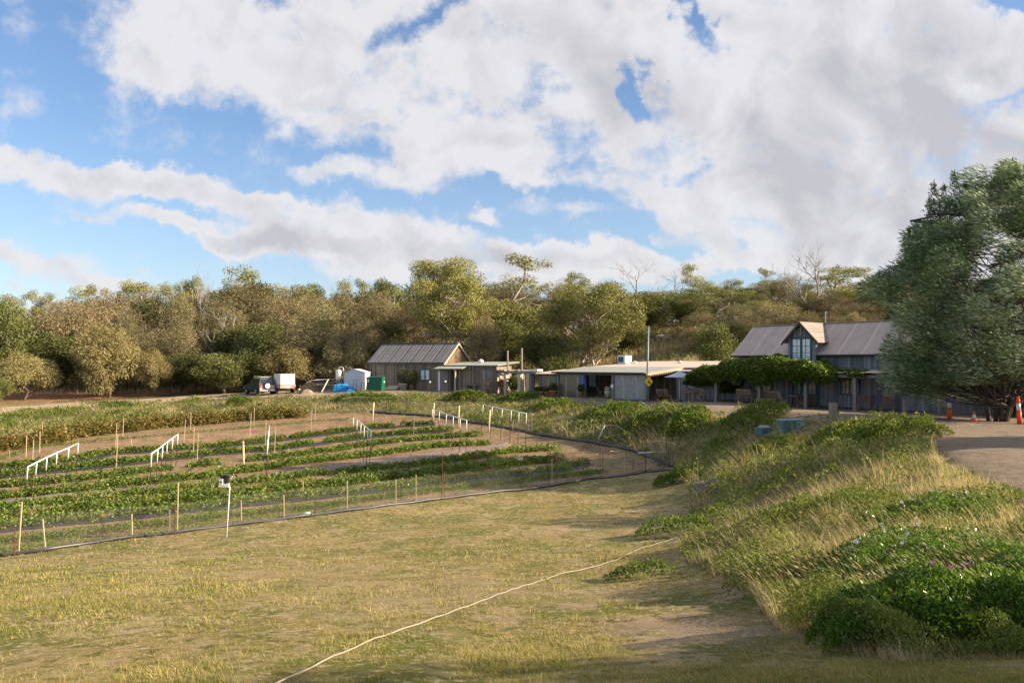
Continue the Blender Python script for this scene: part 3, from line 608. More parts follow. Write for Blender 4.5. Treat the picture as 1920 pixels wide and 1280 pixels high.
for a in [(658,772,659,742,'darkrod'),(682,771,683,738,'darkrod'),(724,776,725,748,'darkrod'),(762,778,762,745,'darkrod'),(836,780,836,748,'darkrod'),(798,782,798,765,'tan'),(935,800,936,784,'tan'),(952,803,953,776,'tan'),(961,807,962,785,'tan'),
          (978,810,978,790,'rust'),(991,810,992,788,'tan'),(997,811,998,776,'tan'),(1014,814,1014,792,'rust'),(1024,817,1025,760,'rust'),(1054,822,1055,795,'tan'),(1063,824,1064,786,'tan'),(1080,826,1080,798,'tan'),(1088,826,1088,798,'tan'),
          (1108,828,1107,765,'darkrod'),(1114,829,1113,800,'tan'),(1144,834,1145,795,'rust'),(1161,838,1160,812,'rust'),(1187,846,1186,785,'rust'),(1228,858,1228,812,'rust'),(1232,860,1232,790,'rust'),(1250,870,1249,790,'rust')]:
    add_post(ff, a[0], a[1], a[2], a[3], .018, a[4], 'stake' if a[4]=='tan' else 'post')
p, mb = post_geo(1097,826,1110,797,.03,True); mb.v = [tuple(Vector(v)+p-c) for v in mb.v]; mb.build('leaning_stake', M['tan'], ff)
p, mb = post_geo(1116,832,1134,797,.04); mb.v = [tuple(Vector(v)+p-c) for v in mb.v]; mb.build('leaning_pipe', M['pvc'], ff)

# white topped frames
def frame(label, legs, r=.025):
    """legs: (top px,py, sleeve bottom py, rod bottom px,py)"""
    bs = [G(l[3], l[4]) for l in legs]; c = bs[0].copy(); t = thing('netting_frame', label, 'frame', c, 0, 'white topped net support frames in the strawberry field')
    tops = []
    for l, b in zip(legs, bs):
        top = Vector((X(l[0], b.y), b.y, Z(l[1], b.y))) - c; fb = b - c; tops.append(top); k = (l[2]-l[1])/max(l[4]-l[1], 1); sb = top.lerp(fb, k)
        s = MB(); s.tube([sb, top], r, 7); s.build('white_sleeve', M['pvc'], t, True)
        q = MB(); q.tube([fb-Vector((0,0,.2)), sb+Vector((0,0,.05))], .017, 5); q.build('steel_rod', M['darkrod'], t, True)
    # straighten the top rail
    s = MB(); s.tube(tops, r*1.15, 7); s.build('top_rail', M['pvc'], t, True); return t
frame('white topped net frame nearest the left edge, above the strawberry rows', [(52,875,899,46,945),(69,866,891,62,938),(88,857,881,82,932),(107,848,871,101,920),(129,839,861,123,911),(147,830,851,142,893)])
frame('white topped net frame slanting up to the right, second from the left', [(284,850,875,281,927),(296,842,867,291,921),(305,835,859,301,910),(314,828,851,309,897),(324,821,842,319,893),(334,813,834,329,875)])
frame('white topped net frame seen end on, beside the pale timber post', [(505,797,812,502,850),(505,803,820,501,862),(504,809,828,501,873),(503,815,836,500,882),(503,822,844,499,893),(502,828,852,498,905)])
frame('white topped net frame sloping down to the right in the middle of the field', [(663,782,800,660,841),(670,787,806,667,850),(677,793,813,674,857),(683,798,819,681,868),(690,803,825,686,880),(696,808,830,692,882)])
frame('white topped net frame beside the two pale posts by the far fence', [(811,766,782,808,820),(824,771,789,821,826),(837,776,795,835,833),(850,780,800,848,847),(863,784,804,861,851),(875,788,808,873,857)])
frame('white topped net frame farthest right, with a blue white rail', [(906,758,776,902,811),(923,762,780,919,823),(942,766,784,937,828),(959,769,789,955,831),(973,772,792,971,839),(987,775,796,985,843)])
# free standing stakes and posts in the field
ST = [(48,862,50,815,'tan'),(60,872,63,824,'tan'),(74,850,75,808,'tan'),(78,834,80,790,'tan'),(18,861,17,842,'tan'),(216,842,219,793,'tan'),(217,883,221,813,'tan'),(230,818,232,782,'tan'),(247,838,246,822,'tan'),(250,908,250,884,'rust'),
      (344,831,348,786,'tan'),(357,805,358,773,'tan'),(362,850,364,800,'tan'),(369,866,372,812,'tan'),(468,821,471,775,'tan'),(476,801,477,764,'tan'),(497,836,499,786,'tan'),(514,852,517,799,'tan'),(590,792,592,756,'tan'),(583,806,585,765,'tan'),
      (618,820,619,777,'rust'),(648,836,649,786,'rust'),(734,813,736,768,'rust'),(775,823,777,780,'tan'),(682,800,683,770,'rust'),(569,924,568,902,'tan'),(437,818,437,803,'rust'),(206,953,206,933,'tan'),(1005,841,1005,824,'rust'),(936,828,938,804,'tan'),(925,820,925,796,'rust'),
      (702,789,703,768,'rust'),(1020,839,1024,830,'darkrod'),(1090,852,1090,838,'rust')]
ST.sort()
for i, a in enumerate(ST):
    p, mb = post_geo(*a[:4], .014 if a[4]!='tan' else .016, a[4]=='tan'); kind_ = {'tan':'thin tan wooden','rust':'thin rusty steel','darkrod':'thin dark steel'}[a[4]]
    o = mb.build('field_stake', M[a[4]]); o.location = p; tag(o, f"{kind_} stake standing in the strawberry field, {ordw(i+1)} from the left", 'stake', 'stakes standing in the strawberry field')
for px,py,tx,ty,lab in [(457,877,456,827,'round pale timber post in the middle of the strawberry rows'),(698,790,701,754,'pale timber post on the red soil at the back of the field'),(812,791,814,755,'pale timber post at the left end of a white frame by the far fence'),(859,800,861,760,'pale timber post near the right end of a white frame by the far fence'),(916,811,919,768,'pale timber post under the farthest right white frame')]:
    p, mb = post_geo(px,py,tx,ty,.05 if px < 500 else .06); o = mb.build('timber_post', M['palewood'], None, True); o.location = p; tag(o, lab, 'post', 'pale timber posts in the strawberry field')
# corner debris
p = G(1225,858); mb = MB(); mb.tube([Vector((-.9,-.25,.3)), Vector((.75,.15,.34))], .03, 6); o = mb.build('pipe_offcut', M['pvc'], None, True); o.location = p; tag(o, 'white pipe offcut lying at the right corner of the field fence', 'pipe')
for i, (px,py,l) in enumerate([(1235,868,'tangled black irrigation fittings heaped at the fence corner'),(1243,874,'loop of black irrigation tube lying by the corner posts')]):
    p = G(px,py); mb = MB(); rng = random.Random(i)
    pts = [Vector((rng.uniform(-.5,.5), rng.uniform(-.4,.4), .05+rng.uniform(0,.25))) for _ in range(14)]; mb.tube(pts, .02, 5); o = mb.build('irrigation_tube', M['blackpipe'], None, True); o.location = p; tag(o, l, 'tube')
p = G(1185,844); mb = MB(); mb.tube([Vector((-.5,0,.03)),Vector((.35,.1,.05))], .035, 5); o = mb.build('timber_offcut', M['tan']); o.location = G(1160,847); tag(o, 'short pale timber offcut lying on the bare soil near the fence corner', 'timber')
M['label'] = pmat('white_label_plate', (.75,.68,.62), .6, .1, 20)
p = G(975,874); mb = MB(); mb.box(-.16,.16,-.006,.006,.34,.5); o = thing('row_marker', 'small white marker sign standing in the front strawberry row', 'sign', p); mb.build('plate', M['label'], o); mb = MB(); mb.tube([(0,.012,-.1),(0,.012,.42)], .01, 5); mb.build('stem', M['darkrod'], o)
M['blueconn'] = pmat('pale_blue_coupling', (.35,.58,.70), .5, .1, 20)
p = G(575,967); mb = MB(); mb.tube([Vector((-.12,-.08,.06)), Vector((.1,.08,.06))], .085, 10); o = mb.build('pipe_coupling', M['blueconn'], None, True); o.location = p; tag(o, 'pale blue coupling on the black pipe at the foot of the lawn fence', 'coupling')
# hose on the lawn
hp = GL([(490,1300),(535,1279),(620,1236),(700,1201),(800,1167),(900,1131),(980,1101),(1050,1078),(1110,1066),(1155,1052),(1200,1029),(1240,1018),(1275,1007),(1310,988),(1335,972)])
hp = dens(hp, .2); mb = MB(); mb.tube([Vector((p.x+.012*math.sin(i*.23)+.01*math.sin(i*.11), p.y, h1(p.x,p.y)+.03+.006*math.sin(i*1.7))) for i, p in enumerate(hp)], .009, 7)
tag(mb.build('garden_hose', M['hose'], None, True), 'long pale hose lying across the mown lawn up to the bank', 'hose')
# weather station
p = G(424,1007); t = thing('weather_station', 'white and black weather station on a thin white pole at the lawn edge', 'weather station', p); D = p.y
def q(px, py, dy=0): return Vector((X(px, D), D+dy, Z(py, D))) - p
M['wsblack'] = pmat('black_plastic', (.025,.025,.03), .4, .2, 20); M['whitepl'] = pmat('white_plastic', (.75,.73,.76), .45, .06, 20)
mb = MB(); mb.tube([q(424,1007)-Vector((0,0,.2)), q(431,912)], .016, 8); mb.build('pole', M['pvc'], t, True)
mb = MB(); a = q(420,912); s = D/F; mb.box(a.x-7*s, a.x+9*s, -.05, .07, a.z-.3*s, a.z+6*s); mb.prism([(a.x-8*s,a.z+4*s),(a.x-1*s,a.z+5*s),(a.x-.5*s,a.z+15*s),(a.x-6*s,a.z+15*s)], -.09, .05); hs = mb.build('sensor_housing', M['whitepl'], t)
mb = MB(); mb.box(a.x-5*s,a.x-2*s,-.1,-.092,a.z+8*s,a.z+11*s); mb.build('sensor_window', M['wsblack'], hs)
mb = MB(); mb.lathe([(.07,0),(.085,.05),(.09,.22),(.1,.24),(.098,.26)], (a.x+4*s,.03,a.z+6.5*s), 14); mb.build('rain_collector', M['wsblack'], t, True)
mb = MB(); mb.lathe([(.05,0),(.055,.09),(.05,.1)], (a.x-3*s,-.02,a.z+15*s), 12); mb.build('radiation_cap', M['wsblack'], t, True)
mb = MB(); b0 = q(430,904); b1 = q(438,888); mb.tube([b0,b1], .009, 6); ar = mb.build('arm', M['whitepl'], t, True)
mb = MB(); mb.box(b1.x-.02,b1.x+.12,-.005,.005,b1.z+.02,b1.z+.05); mb.prism([(b1.x+.1,b1.z),(b1.x+.2,b1.z+.08),(b1.x+.12,b1.z+.1)],-.004,.004); mb.build('wind_vane', M['wsblack'], t)
for j in range(3):
    aq = math.tau*j/3+.5; mb = MB(); cc_ = Vector((b1.x+.05*math.cos(aq), .05*math.sin(aq), b1.z-.03)); mb.tube([Vector((b1.x,0,b1.z-.03)), cc_], .003, 4); mb.lathe([(.004,-.02),(.02,-.012),(.024,.004),(.022,.018)], tuple(cc_), 8); mb.build('wind_cup', M['wsblack'], t, True)
# utility boxes and post on the bank
M['teal'] = pmat('teal_painted_steel', (.07,.15,.17), .5, .15, 8); M['teallid'] = pmat('pale_teal_lid', (.22,.31,.31), .5, .15, 8)
p = G(1484,806); p.z = Z(806,p.y); s = p.y/F; t = thing('utility_cabinet', 'teal steel utility cabinet half hidden in the grass of the bank', 'cabinet', p, R(12))
mb = MB(); mb.box(-23*s,23*s,-.25,.3,-.3,18*s); mb.build('cabinet_body', M['teal'], t); mb = MB(); mb.box(-24*s,24*s,-.28,.33,18*s,20.5*s); mb.build('lid', M['teallid'], t)
mb = MB(); mb.box(5*s,22.5*s,-.262,-.252,2*s,17*s); d_ = mb.build('door', M['teallid'], t); mb = MB(); mb.box(7*s,8.5*s,-.28,-.262,9*s,12*s); mb.build('handle', M['darkrod'], d_)
p = G(1432,812); p.z = Z(808,p.y); s = p.y/F; t = thing('pit_lid', 'low teal pit cover in the grass left of the utility cabinet', 'pit cover', p, R(20))
mb = MB(); mb.box(-12*s,12*s,-.3,.3,-.2,6.5*s); mb.build('pit_body', M['teal'], t); mb = MB(); mb.lathe([(13.5*s,6.5*s),(14*s,8*s),(11*s,10.5*s),(.01,11*s)], (0,0,0), 4); mb.build('lid', M['teallid'], t)
M['greypost'] = pmat('grey_weathered_post', (.25,.21,.17), .9, .3, 10, stretch=(4,4,.4))
for px,py,ty,w_,lab in [(1562,791,755,6.2,'square grey timber post standing in the grass in front of the barn'),(1696,782,746,3.6,'round grey timber post at the edge of the yard by the benches')]:
    D = 37; z = Z(py,D); p = Vector((X(px,D), D, z)); s = D/F; o = MB()
    if w_ > 5: o.box(-w_*s,w_*s,-.12,.12,-.5,(py-ty)*s)
    else: o.lathe([(w_*s,-.5),(w_*s*.95,(py-ty)*s*.95),(w_*s*.7,(py-ty)*s)],(0,0,0),10)
    o = o.build('bollard_post', M['greypost']); o.location = p; o.rotation_euler.z = R(15); tag(o, lab, 'post')
# traffic bollards and cone
M['orange'] = pmat('orange_red_plastic', (.80,.10,.03), .45, .08, 10); M['refl'] = pmat('white_reflective_band', (.62,.68,.70), .3, .08, 30, spec=.6); M['rubber'] = pmat('black_rubber_base', (.03,.03,.03), .7, .2, 10)
M['signblue'] = pmat('blue_sign_face', (.02,.09,.42), .45, .1, 10); M['lett'] = pmat('pale_lettering', (.75,.75,.8), .5, .03, 10); M['lettr'] = pmat('red_lettering', (.6,.2,.2), .5, .03, 10)
def bollard(px, py, ty, lab, lean, baseplate):
    D = 2.66*F/(py-HY); z = Z(py, D); p = Vector((X(px,D), D, z)); hgt = (py-ty)*D/F; t = thing('bollard', lab, 'bollard', p); t.rotation_euler = (0, R(lean), 0)
    mb = MB(); mb.lathe([(.10,.03),(.095,hgt*.52)], (0,0,0), 16); mb.lathe([(.082,hgt*.76),(.078,hgt*.9),(.05,hgt*.925),(.05,hgt*.95),(.07,hgt*.965),(.068,hgt*.99),(.04,hgt)], (0,0,0), 16); mb.build('post', M['orange'], t, True)
    mb = MB(); mb.lathe([(.088,hgt*.52),(.086,hgt*.76)], (0,0,0), 16); mb.build('reflective_band', M['refl'], t, True)
    mb = MB(); k = .24 if not baseplate else .36; mb.box(-k,k,-k*.6,k*.6,0,.045); mb.build('rubber_base', M['rubber'], t); return t, hgt
bt, hg = bollard(1780,786,744,'orange bollard with a white band and small blue sign, under the big tree',0,False)
sgn = thing('small_sign', 'small blue sign with lettering fixed to the orange bollard', 'sign', (bt.location.x, bt.location.y-.1, bt.location.z+hg*.86))
mb = MB(); mb.box(-.24,.24,-.012,.0,-.095,.095); mb.build('plate', M['signblue'], sgn)
def text(body, size, loc, rot, mat, parent, name='lettering'):
    cu = bpy.data.curves.new(name, 'FONT'); cu.body = body; cu.size = size; cu.extrude = .002; cu.align_x = 'CENTER'; cu.align_y = 'CENTER'
    o0 = bpy.data.objects.new(name, cu); me_ = bpy.data.meshes.new_from_object(o0); bpy.data.objects.remove(o0); me_.materials.clear(); o = link(name, me_, mat); o.parent = parent; o.location = loc; o.rotation_euler = rot; return o
text('TOILETS', .105, (0,-.016,0), (R(90),0,0), M['lett'], sgn)
bollard(1912,796,743,'orange bollard with a white band at the right edge of the yard',-4,True)
D = 2.66*F/(792-HY); p = Vector((X(1826.5,D), D, Z(791,D))); s = D/F; t = thing('traffic_cone', 'orange traffic cone with white collar on the gravel under the tree', 'cone', p)
mb = MB(); mb.lathe([(5.4*s,.02),(3.9*s,7*s)], (0,0,0), 18); mb.lathe([(2.3*s,14.5*s),(1.4*s,19.5*s),(1.0*s,20.5*s)], (0,0,0), 18); mb.build('cone_body', M['orange'], t, True)
mb = MB(); mb.lathe([(3.9*s,7*s),(2.3*s,14.5*s)], (0,0,0), 18); mb.build('collar', M['refl'], t, True); mb = MB(); mb.box(-.19,.19,-.19,.19,-.01,.025); mb.build('rubber_base', M['rubber'], t)
# ---------------------------------------------------------------- buildings along the terrace
A0 = Vector((4.1, 67.4)); U = Vector((.645, -.764)).normalized(); Wd = Vector((-U.y, U.x)); ROT = math.atan2(U.y, U.x); GZ = -2.92
def tof(px, off=0.0):
    """distance along the facade line (pushed back by off) where the sight line of a photo column crosses it"""
    k = (px-CX)/F; o = A0 + Wd*off      # x = k*y
    return (k*o.y - o.x)/(U.x - k*U.y)
def world(t, off, z=GZ): q_ = A0 + U*t + Wd*off; return Vector((q_.x, q_.y, z))
def zat(px, py, off=0.0): q_ = world(tof(px,off), off); return Z(py, q_.y)     # height of a photo point on that plane
def gz(t, off): q_ = world(t, off); return h1(q_.x, q_.y)
B = {}
B['grey'] = board_mat('grey_weathered_boards', (.14,.145,.175), (.25,.255,.29), (.38,.385,.415), .22)
B['brown'] = board_mat('brown_grey_boards', (.13,.105,.082), (.25,.21,.17), (.38,.33,.27), .16)
B['warm'] = board_mat('warm_hardwood_boards', (.12,.08,.05), (.21,.145,.09), (.29,.205,.13), .16)
B['dark'] = board_mat('dark_board_wall', (.10,.08,.065), (.19,.155,.125), (.27,.225,.18), .2)
B['timber'] = pmat('grey_timber_post', (.22,.20,.20), .85, .3, 8, stretch=(3,3,.3)); B['palet'] = pmat('sunbleached_timber', (.48,.40,.31), .85, .25, 8, stretch=(3,3,.3))
B['blue'] = pmat('blue_painted_frame', (.035,.10,.16), .5, .15, 10); B['black'] = pmat('interior_shade_black', (.012,.012,.014), .9, .2, 3); B['gutter'] = pmat('dark_gutter', (.045,.042,.045), .5, .2, 6)  # the black entry holds painted indoor shade
def glass_mat(name, col, rough=.08):
    m = bpy.data.materials.new(name); t = nt(m); tc = N(t, 'ShaderNodeTexCoord'); n = noise(t, tc.outputs['Object'], 2.2, 3, .5)
    c = ramp(t, n, [(.3, tuple(v*.8 for v in col)), (.7, tuple(min(1, v*1.15) for v in col))]); finish(t, c, rough, .9, 0, n, .08, .02); return m
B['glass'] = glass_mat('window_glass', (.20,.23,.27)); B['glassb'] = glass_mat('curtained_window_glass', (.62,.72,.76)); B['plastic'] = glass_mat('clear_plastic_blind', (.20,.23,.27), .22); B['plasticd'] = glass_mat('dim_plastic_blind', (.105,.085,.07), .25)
def roof_mat(name, col, lap, pitch=1.6, rib=.19, bump=.5, stain=.25):
    """corrugated steel sheets: ribs run down the slope, a pale lap every few sheets"""
    m = bpy.data.materials.new(name); t = nt(m); tc = N(t, 'ShaderNodeTexCoord'); s = N(t, 'ShaderNodeSeparateXYZ'); t.links.new(tc.outputs['Object'], s.inputs[0])
    wv = math_(t, 'SINE', math_(t, 'MULTIPLY', s.outputs[0], math.tau/rib)); n = noise(t, tc.outputs['Object'], .8, 5, .65)
    mp = N(t, 'ShaderNodeMapping'); mp.inputs['Scale'].default_value = (5,.25,.25); t.links.new(tc.outputs['Object'], mp.inputs[0]); st = noise(t, mp.outputs[0], 2, 4, .6)
    c = ramp(t, math_(t,'ADD',math_(t,'MULTIPLY',n,.5),math_(t,'MULTIPLY',st,.5)), [(.3, tuple(v*(1-stain) for v in col)), (.7, tuple(v*(1+stain) for v in col))])
    fr = math_(t, 'FRACT', math_(t, 'DIVIDE', math_(t, 'ADD', s.outputs[0], 50), pitch)); lp = math_(t, 'MULTIPLY', math_(t, 'LESS_THAN', fr, .09), .65); c = mixc(t, lp, c, lap)
    finish(t, c, .55, .4, .0, wv, bump, .012); return m
B['roofbarn'] = roof_mat('old_brown_grey_corrugated_roof', (.42,.345,.305), (.58,.50,.46)); B['roofshed'] = roof_mat('dark_grey_steel_roof', (.15,.15,.155), (.20,.20,.21), .75, .25, 1)
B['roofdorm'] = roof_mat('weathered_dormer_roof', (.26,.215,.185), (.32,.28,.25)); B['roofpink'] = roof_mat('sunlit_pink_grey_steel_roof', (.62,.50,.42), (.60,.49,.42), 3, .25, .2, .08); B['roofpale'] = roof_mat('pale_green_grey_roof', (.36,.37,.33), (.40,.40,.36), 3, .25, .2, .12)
def battens(mb, x0, x1, y, z0, z1, step=.3, w=.045, d=.028):
    x = x0 + step*.5
    while x < x1: mb.box(x-w/2, x+w/2, y-d, y-.002, z0, z1 if not callable(z1) else z1(x)); x += step
def wallbox(name, x0, x1, y0, y1, z0, z1, mat, par, step=.3, side=True):
    mb = MB(); mb.box(x0, x1, y0, y1, z0, z1); battens(mb, x0, x1, y0, z0+.02, z1-.02, step)
    return mb.build(name, mat, par)
def window(par, x0, x1, z0, z1, y, glass, frame='blue', nx=2, nz=2, fw=.07, name='window', mull=.03, leafs=1):
    """frame with its panes; window faces -y"""
    f = MB(); f.box(x0-fw, x1+fw, y-.05, y-.004, z0-fw, z0); f.box(x0-fw, x1+fw, y-.05, y-.004, z1, z1+fw); f.box(x0-fw, x0, y-.048, y-.004, z0, z1); f.box(x1, x1+fw, y-.048, y-.004, z0, z1)
    for i in range(1, leafs): xx = x0+(x1-x0)*i/leafs; f.box(xx-fw*.6, xx+fw*.6, y-.046, y-.004, z0, z1)
    tot = nx*leafs
    for i in range(1, tot):
        if i % nx: xx = x0+(x1-x0)*i/tot; f.box(xx-mull/2, xx+mull/2, y-.04, y-.006, z0, z1)
    for k in range(1, nz): zz = z0+(z1-z0)*k/nz; f.box(x0, x1, y-.038, y-.008, zz-mull/2, zz+mull/2)
    o = f.build(name, B[frame], par); g = MB(); g.box(x0, x1, y-.02, y-.012, z0, z1); g.build('pane', B[glass], o); return o
def gable_roof(name, x0, x1, yf, yr, yb, ze, zr, mat, par, ov=.3, eo=.3, th=.05):
    """two slopes with overhang, ridge along x"""
    sl = (zr-ze)/(yr-yf); slb = (zr-ze)/(yb-yr); mb = MB()
    mb.slab((x0-ov,yf-eo,ze-sl*eo),(x1+ov,yf-eo,ze-sl*eo),(x1+ov,yr,zr),(x0-ov,yr,zr), th); mb.slab((x0-ov,yr,zr-.001),(x1+ov,yr,zr-.001),(x1+ov,yb+eo,ze-slb*eo),(x0-ov,yb+eo,ze-slb*eo), th)
    r = mb.build(name, mat, par); c_ = MB(); c_.box(x0-ov-.01,x1+ov+.01,yr-.14,yr+.14,zr-.005,zr+.035); c_.build('ridge_cap', B['gutter'] if name != 'roof' else mat, r); return r
# ---- barn
off = 2.4
tb0 = tof(1384, off); o_ = world(tb0, off); ze = zat(1384, 661, off) - GZ
def lx(px, o=off): return tof(px, o) - tb0
# ridge: find depth so that photo column 1420 lies above the left gable
best = min(np.linspace(1, 8, 200), key=lambda d: abs(tof(1421, off+d) - tb0 - .0)); dr = float(best); zr = zat(1421, 612, off+dr) - GZ
L = 18.0
print('barn ze', ze, 'zr', zr, 'depth', dr)
barn = thing('barn', 'two storey grey board barn with brown metal roof, blue dormer window and verandah', 'barn', (o_.x, o_.y, GZ), ROT)
wl = MB(); wl.box(0, L, 0, 2*dr, -.4, ze); battens(wl, 0, L, 0, 0, ze-.02, .32)
# gable triangles
for xx in (0, L): wl.add([(xx,0,ze),(xx,2*dr,ze),(xx,dr,zr)], [(0,1,2)])
wl.build('wall', B['grey'], barn)
rf = gable_roof('roof', 0, L, 0, dr, 2*dr, ze+.03, zr+.03, B['roofbarn'], barn, .35, .35)
g_ = MB(); sl = (zr-ze)/dr; g_.tube([(-.35,-.4,ze-sl*.35),(lx(1484)-.05,-.4,ze-sl*.35)], .07, 8); g_.tube([(lx(1536)+.05,-.4,ze-sl*.35),(L+.35,-.4,ze-sl*.35)], .07, 8); g_.build('gutter', B['gutter'], barn)
fv = MB(); mb = MB(); mb.lathe([(.06,0),(.06,.7),(.09,.72),(.09,.85)], (lx(1547,off+dr), dr, zr), 8); mb.build('flue', B['timber'], rf)
# dormer
dx0, dx1 = lx(1484), lx(1536); dxc = (dx0+dx1)/2; dz0 = zat(1508, 633, off)-GZ; dzr = zat(1508, 604, off)-GZ; ex = (dx1-dx0)*.15
dm = MB(); dm.box(dx0, dx1, -.45, dr*.8, ze-1.3, dz0); dm.add([(dx0,-.45,dz0),(dx1,-.45,dz0),(dxc,-.45,dzr-.05)], [(0,1,2)])
x = dx0+.12
while x < dx1:
    zt = dz0 + (dzr-.05-dz0)*(1-abs(x-dxc)/(dxc-dx0)); dm.box(x-.025,x+.025,-.478,-.452,ze-1.3,zt-.06); x += .24
y = .3
while y < dr*.8: dm.box(dx1+.002,dx1+.028,y-.02,y+.02,ze-.2,dz0); y += .25
dr_o = dm.build('dormer', B['grey'], barn)
rm = MB(); hw = dxc-dx0+ex; sld = (dzr-dz0)/(dxc-dx0); zl = dzr - sld*hw
rm.slab((dxc-hw,-.75,zl),(dxc,-.75,dzr+.02),(dxc,dr*.95,dzr+.02),(dxc-hw,dr*.95,zl),.05); rm.slab((dxc,-.75,dzr+.021),(dxc+hw,-.75,zl),(dxc+hw,dr*.95,zl),(dxc,dr*.95,dzr+.021),.05); rm.build('dormer_roof', B['roofdorm'], dr_o)
bb = MB()
for sgn_ in (-1,1): bb.slab((dxc+sgn_*hw,-.80,zl-.02),(dxc,-.80,dzr-.0),(dxc,-.76,dzr-.0),(dxc+sgn_*hw,-.76,zl-.02),.2)
bb.build('barge_board', B['gutter'], dr_o)
mb = MB(); mb.tube([(dxc-.25,-.54,dz0+.35),(dxc-.05,-.56,dz0+.1),(dxc-.02,-.56,dz0+.75)], .03, 5); mb.tube([(dxc-.02,-.56,dz0+.75),(dxc+.02,-.56,dz0+.2),(dxc+.2,-.54,dz0+.3)], .025, 5); mb.build('gable_ornament', B['palet'], dr_o)
wx0, wx1 = lx(1493.5), lx(1526); wz1 = zat(1509,636,off)-GZ; wz0 = zat(1509,674,off)-GZ
window(dr_o, wx0, wx1, wz0, wz1, -.48, 'glassb', 'blue', 2, 3, .14, leafs=2)
# ground floor openings
def wpx(par, a, b, y0, y1, glass, nx, nz, leafs=1, name='window', fw=.08, yy_=-.03): return window(par, lx(a), lx(b), zat((a+b)/2,y1,off)-GZ, zat((a+b)/2,y0,off)-GZ, yy_, glass, 'blue', nx, nz, fw, name, .035, leafs)
wpx(barn, 1415, 1446, 712, 732, 'glass', 2, 2, 2)
wpx(barn, 1578, 1610, 711, 738, 'glass', 2, 2, 2)
w1 = wpx(barn, 1490, 1501.5, 709, 738, 'glass', 2, 3, 1, 'door_window', .05); w2_ = wpx(barn, 1516.5, 1530, 709, 738, 'glass', 2, 3, 1, 'door_window', .05)
dd_ = MB(); zb = .02; zt_ = zat(1510,706,off)-GZ
dd_.box(lx(1486),lx(1534),-.028,-.003,zb,zt_); dd_.box(lx(1485),lx(1487),-.07,-.03,zb,zt_+.06); dd_.box(lx(1533),lx(1536),-.07,-.03,zb,zt_+.06); dd_.box(lx(1508),lx(1511),-.06,-.029,zb,zt_); dr2 = dd_.build('double_door', B['blue'], barn)
pn_ = MB(); pn_.box(lx(1489),lx(1507),-.034,-.0285,.15,.95); pn_.box(lx(1512),lx(1531),-.034,-.0285,.15,.95); pn_.build('lower_panel', B['dark'], dr2); hk = MB(); hk.box(lx(1507),lx(1507.8),-.09,-.06,.95,1.1); hk.build('handle', B['palet'], dr2)
# verandah: posts, beam, rafters, shingle covered end
ver = thing('verandah', 'open timber verandah of posts and beams along the front of the barn', 'verandah', (world(tof(1300),0).x, world(tof(1300),0).y, GZ), ROT); v0 = tof(1300)
def vx(px, o=0): return tof(px, o)-v0
for px in (1343,1424,1511,1603):
    x = vx(px); mb = MB(); mb.box(x-.1,x+.1,-.1,.1,-.3,2.1); mb.build('post', B['timber'], ver)
zv = 2.1
mb = MB(); mb.box(vx(1300),vx(1700)+1.5,-.08,.08,zv,zv+.18); mb.build('beam', B['timber'], ver)
mb = MB(); x = vx(1300)
rf2 = MB()
while x < vx(1700)+1.5: rf2.box(x-.04,x+.04,-.25,off-.03,zv+.185,zv+.3); x += .9
rf2.build('rafter', B['timber'], ver)
sh_ = MB(); rng = random.Random(4); x = vx(1536)
while x < vx(1700)+1.4:
    y = -.3
    while y < 1.7:
        w_ = rng.uniform(.16,.3); ll = rng.uniform(.5,.8)
        if rng.random() < .88: z = zv+.31+(y+.3)*.06+rng.uniform(0,.03); tl = rng.uniform(-.03,.05); sh_.slab((x,y,z),(x+w_,y+rng.uniform(-.03,.03),z+tl),(x+w_*.95,y+ll,z+.05+tl),(x+rng.uniform(-.05,.03),y+ll,z+.06),.025)
        y += ll*.85
    x += .27
sh_.build('split_shingles', B['palet'], ver)
# vine on the verandah
def vine(name, lab, x0, x1, y0, y1, ztop, zbot, n, L_, W_, key, seed, par_loc):
    rng = np.random.default_rng(seed); x = rng.uniform(x0, x1, n); y = rng.uniform(y0, y1, n)
    lump = vn(x, y, seed, .9)*.6 + vn(x, y, seed+1, 2.2)*.4; e = np.clip(np.minimum((x-x0)/1.2, (x1-x)/1.6), 0, 1)**.6
    tp = ztop(x) if callable(ztop) else ztop; zt = zbot + (tp - zbot)*e*(.25+1.15*lump)
    zb_ = zbot - .05 - .75*np.clip(vn(x, y*.5, seed+3, 1.3)-.3, 0, 1)*e
    u_ = rng.uniform(0,1,n); front = rng.uniform(0,1,n) < .45
    z = np.where(front, zb_ + (zt-zb_)*u_, zt - (zt-zb_)*u_**2*.6); y = np.where(front, y0 + rng.exponential(.16, n) - .75*np.sin(np.clip((z-zb_)/(zt-zb_+1e-6),0,1)*math.pi)*lump, y)
    P = np.stack([x, y, z], 1); d = np.stack([rng.normal(0,.6,n), np.where(front,-.6,-.2)+rng.normal(0,.5,n), np.where(front,-.3,.6)+rng.normal(0,.5,n)], 1)
    V_, Q_ = leaves(P, d, L_*rng.uniform(.6,1.3,n), W_*rng.uniform(.7,1.2,n), rng=rng); return V_, Q_, rng.uniform(0,1,n)
LM['vine'] = leaf_mat('vine_leaves', [(0,(.05,.09,.015)),(.5,(.11,.18,.03)),(.85,(.21,.30,.05)),(1,(.38,.42,.08))], .45, 0, .45, .3)
vt = thing('climbing_vine', 'dense green climbing vine spilling over the verandah roof of the barn', 'vine', (world(v0,0).x, world(v0,0).y, GZ), ROT)
a_, b_ = vx(1300), vx(1572)
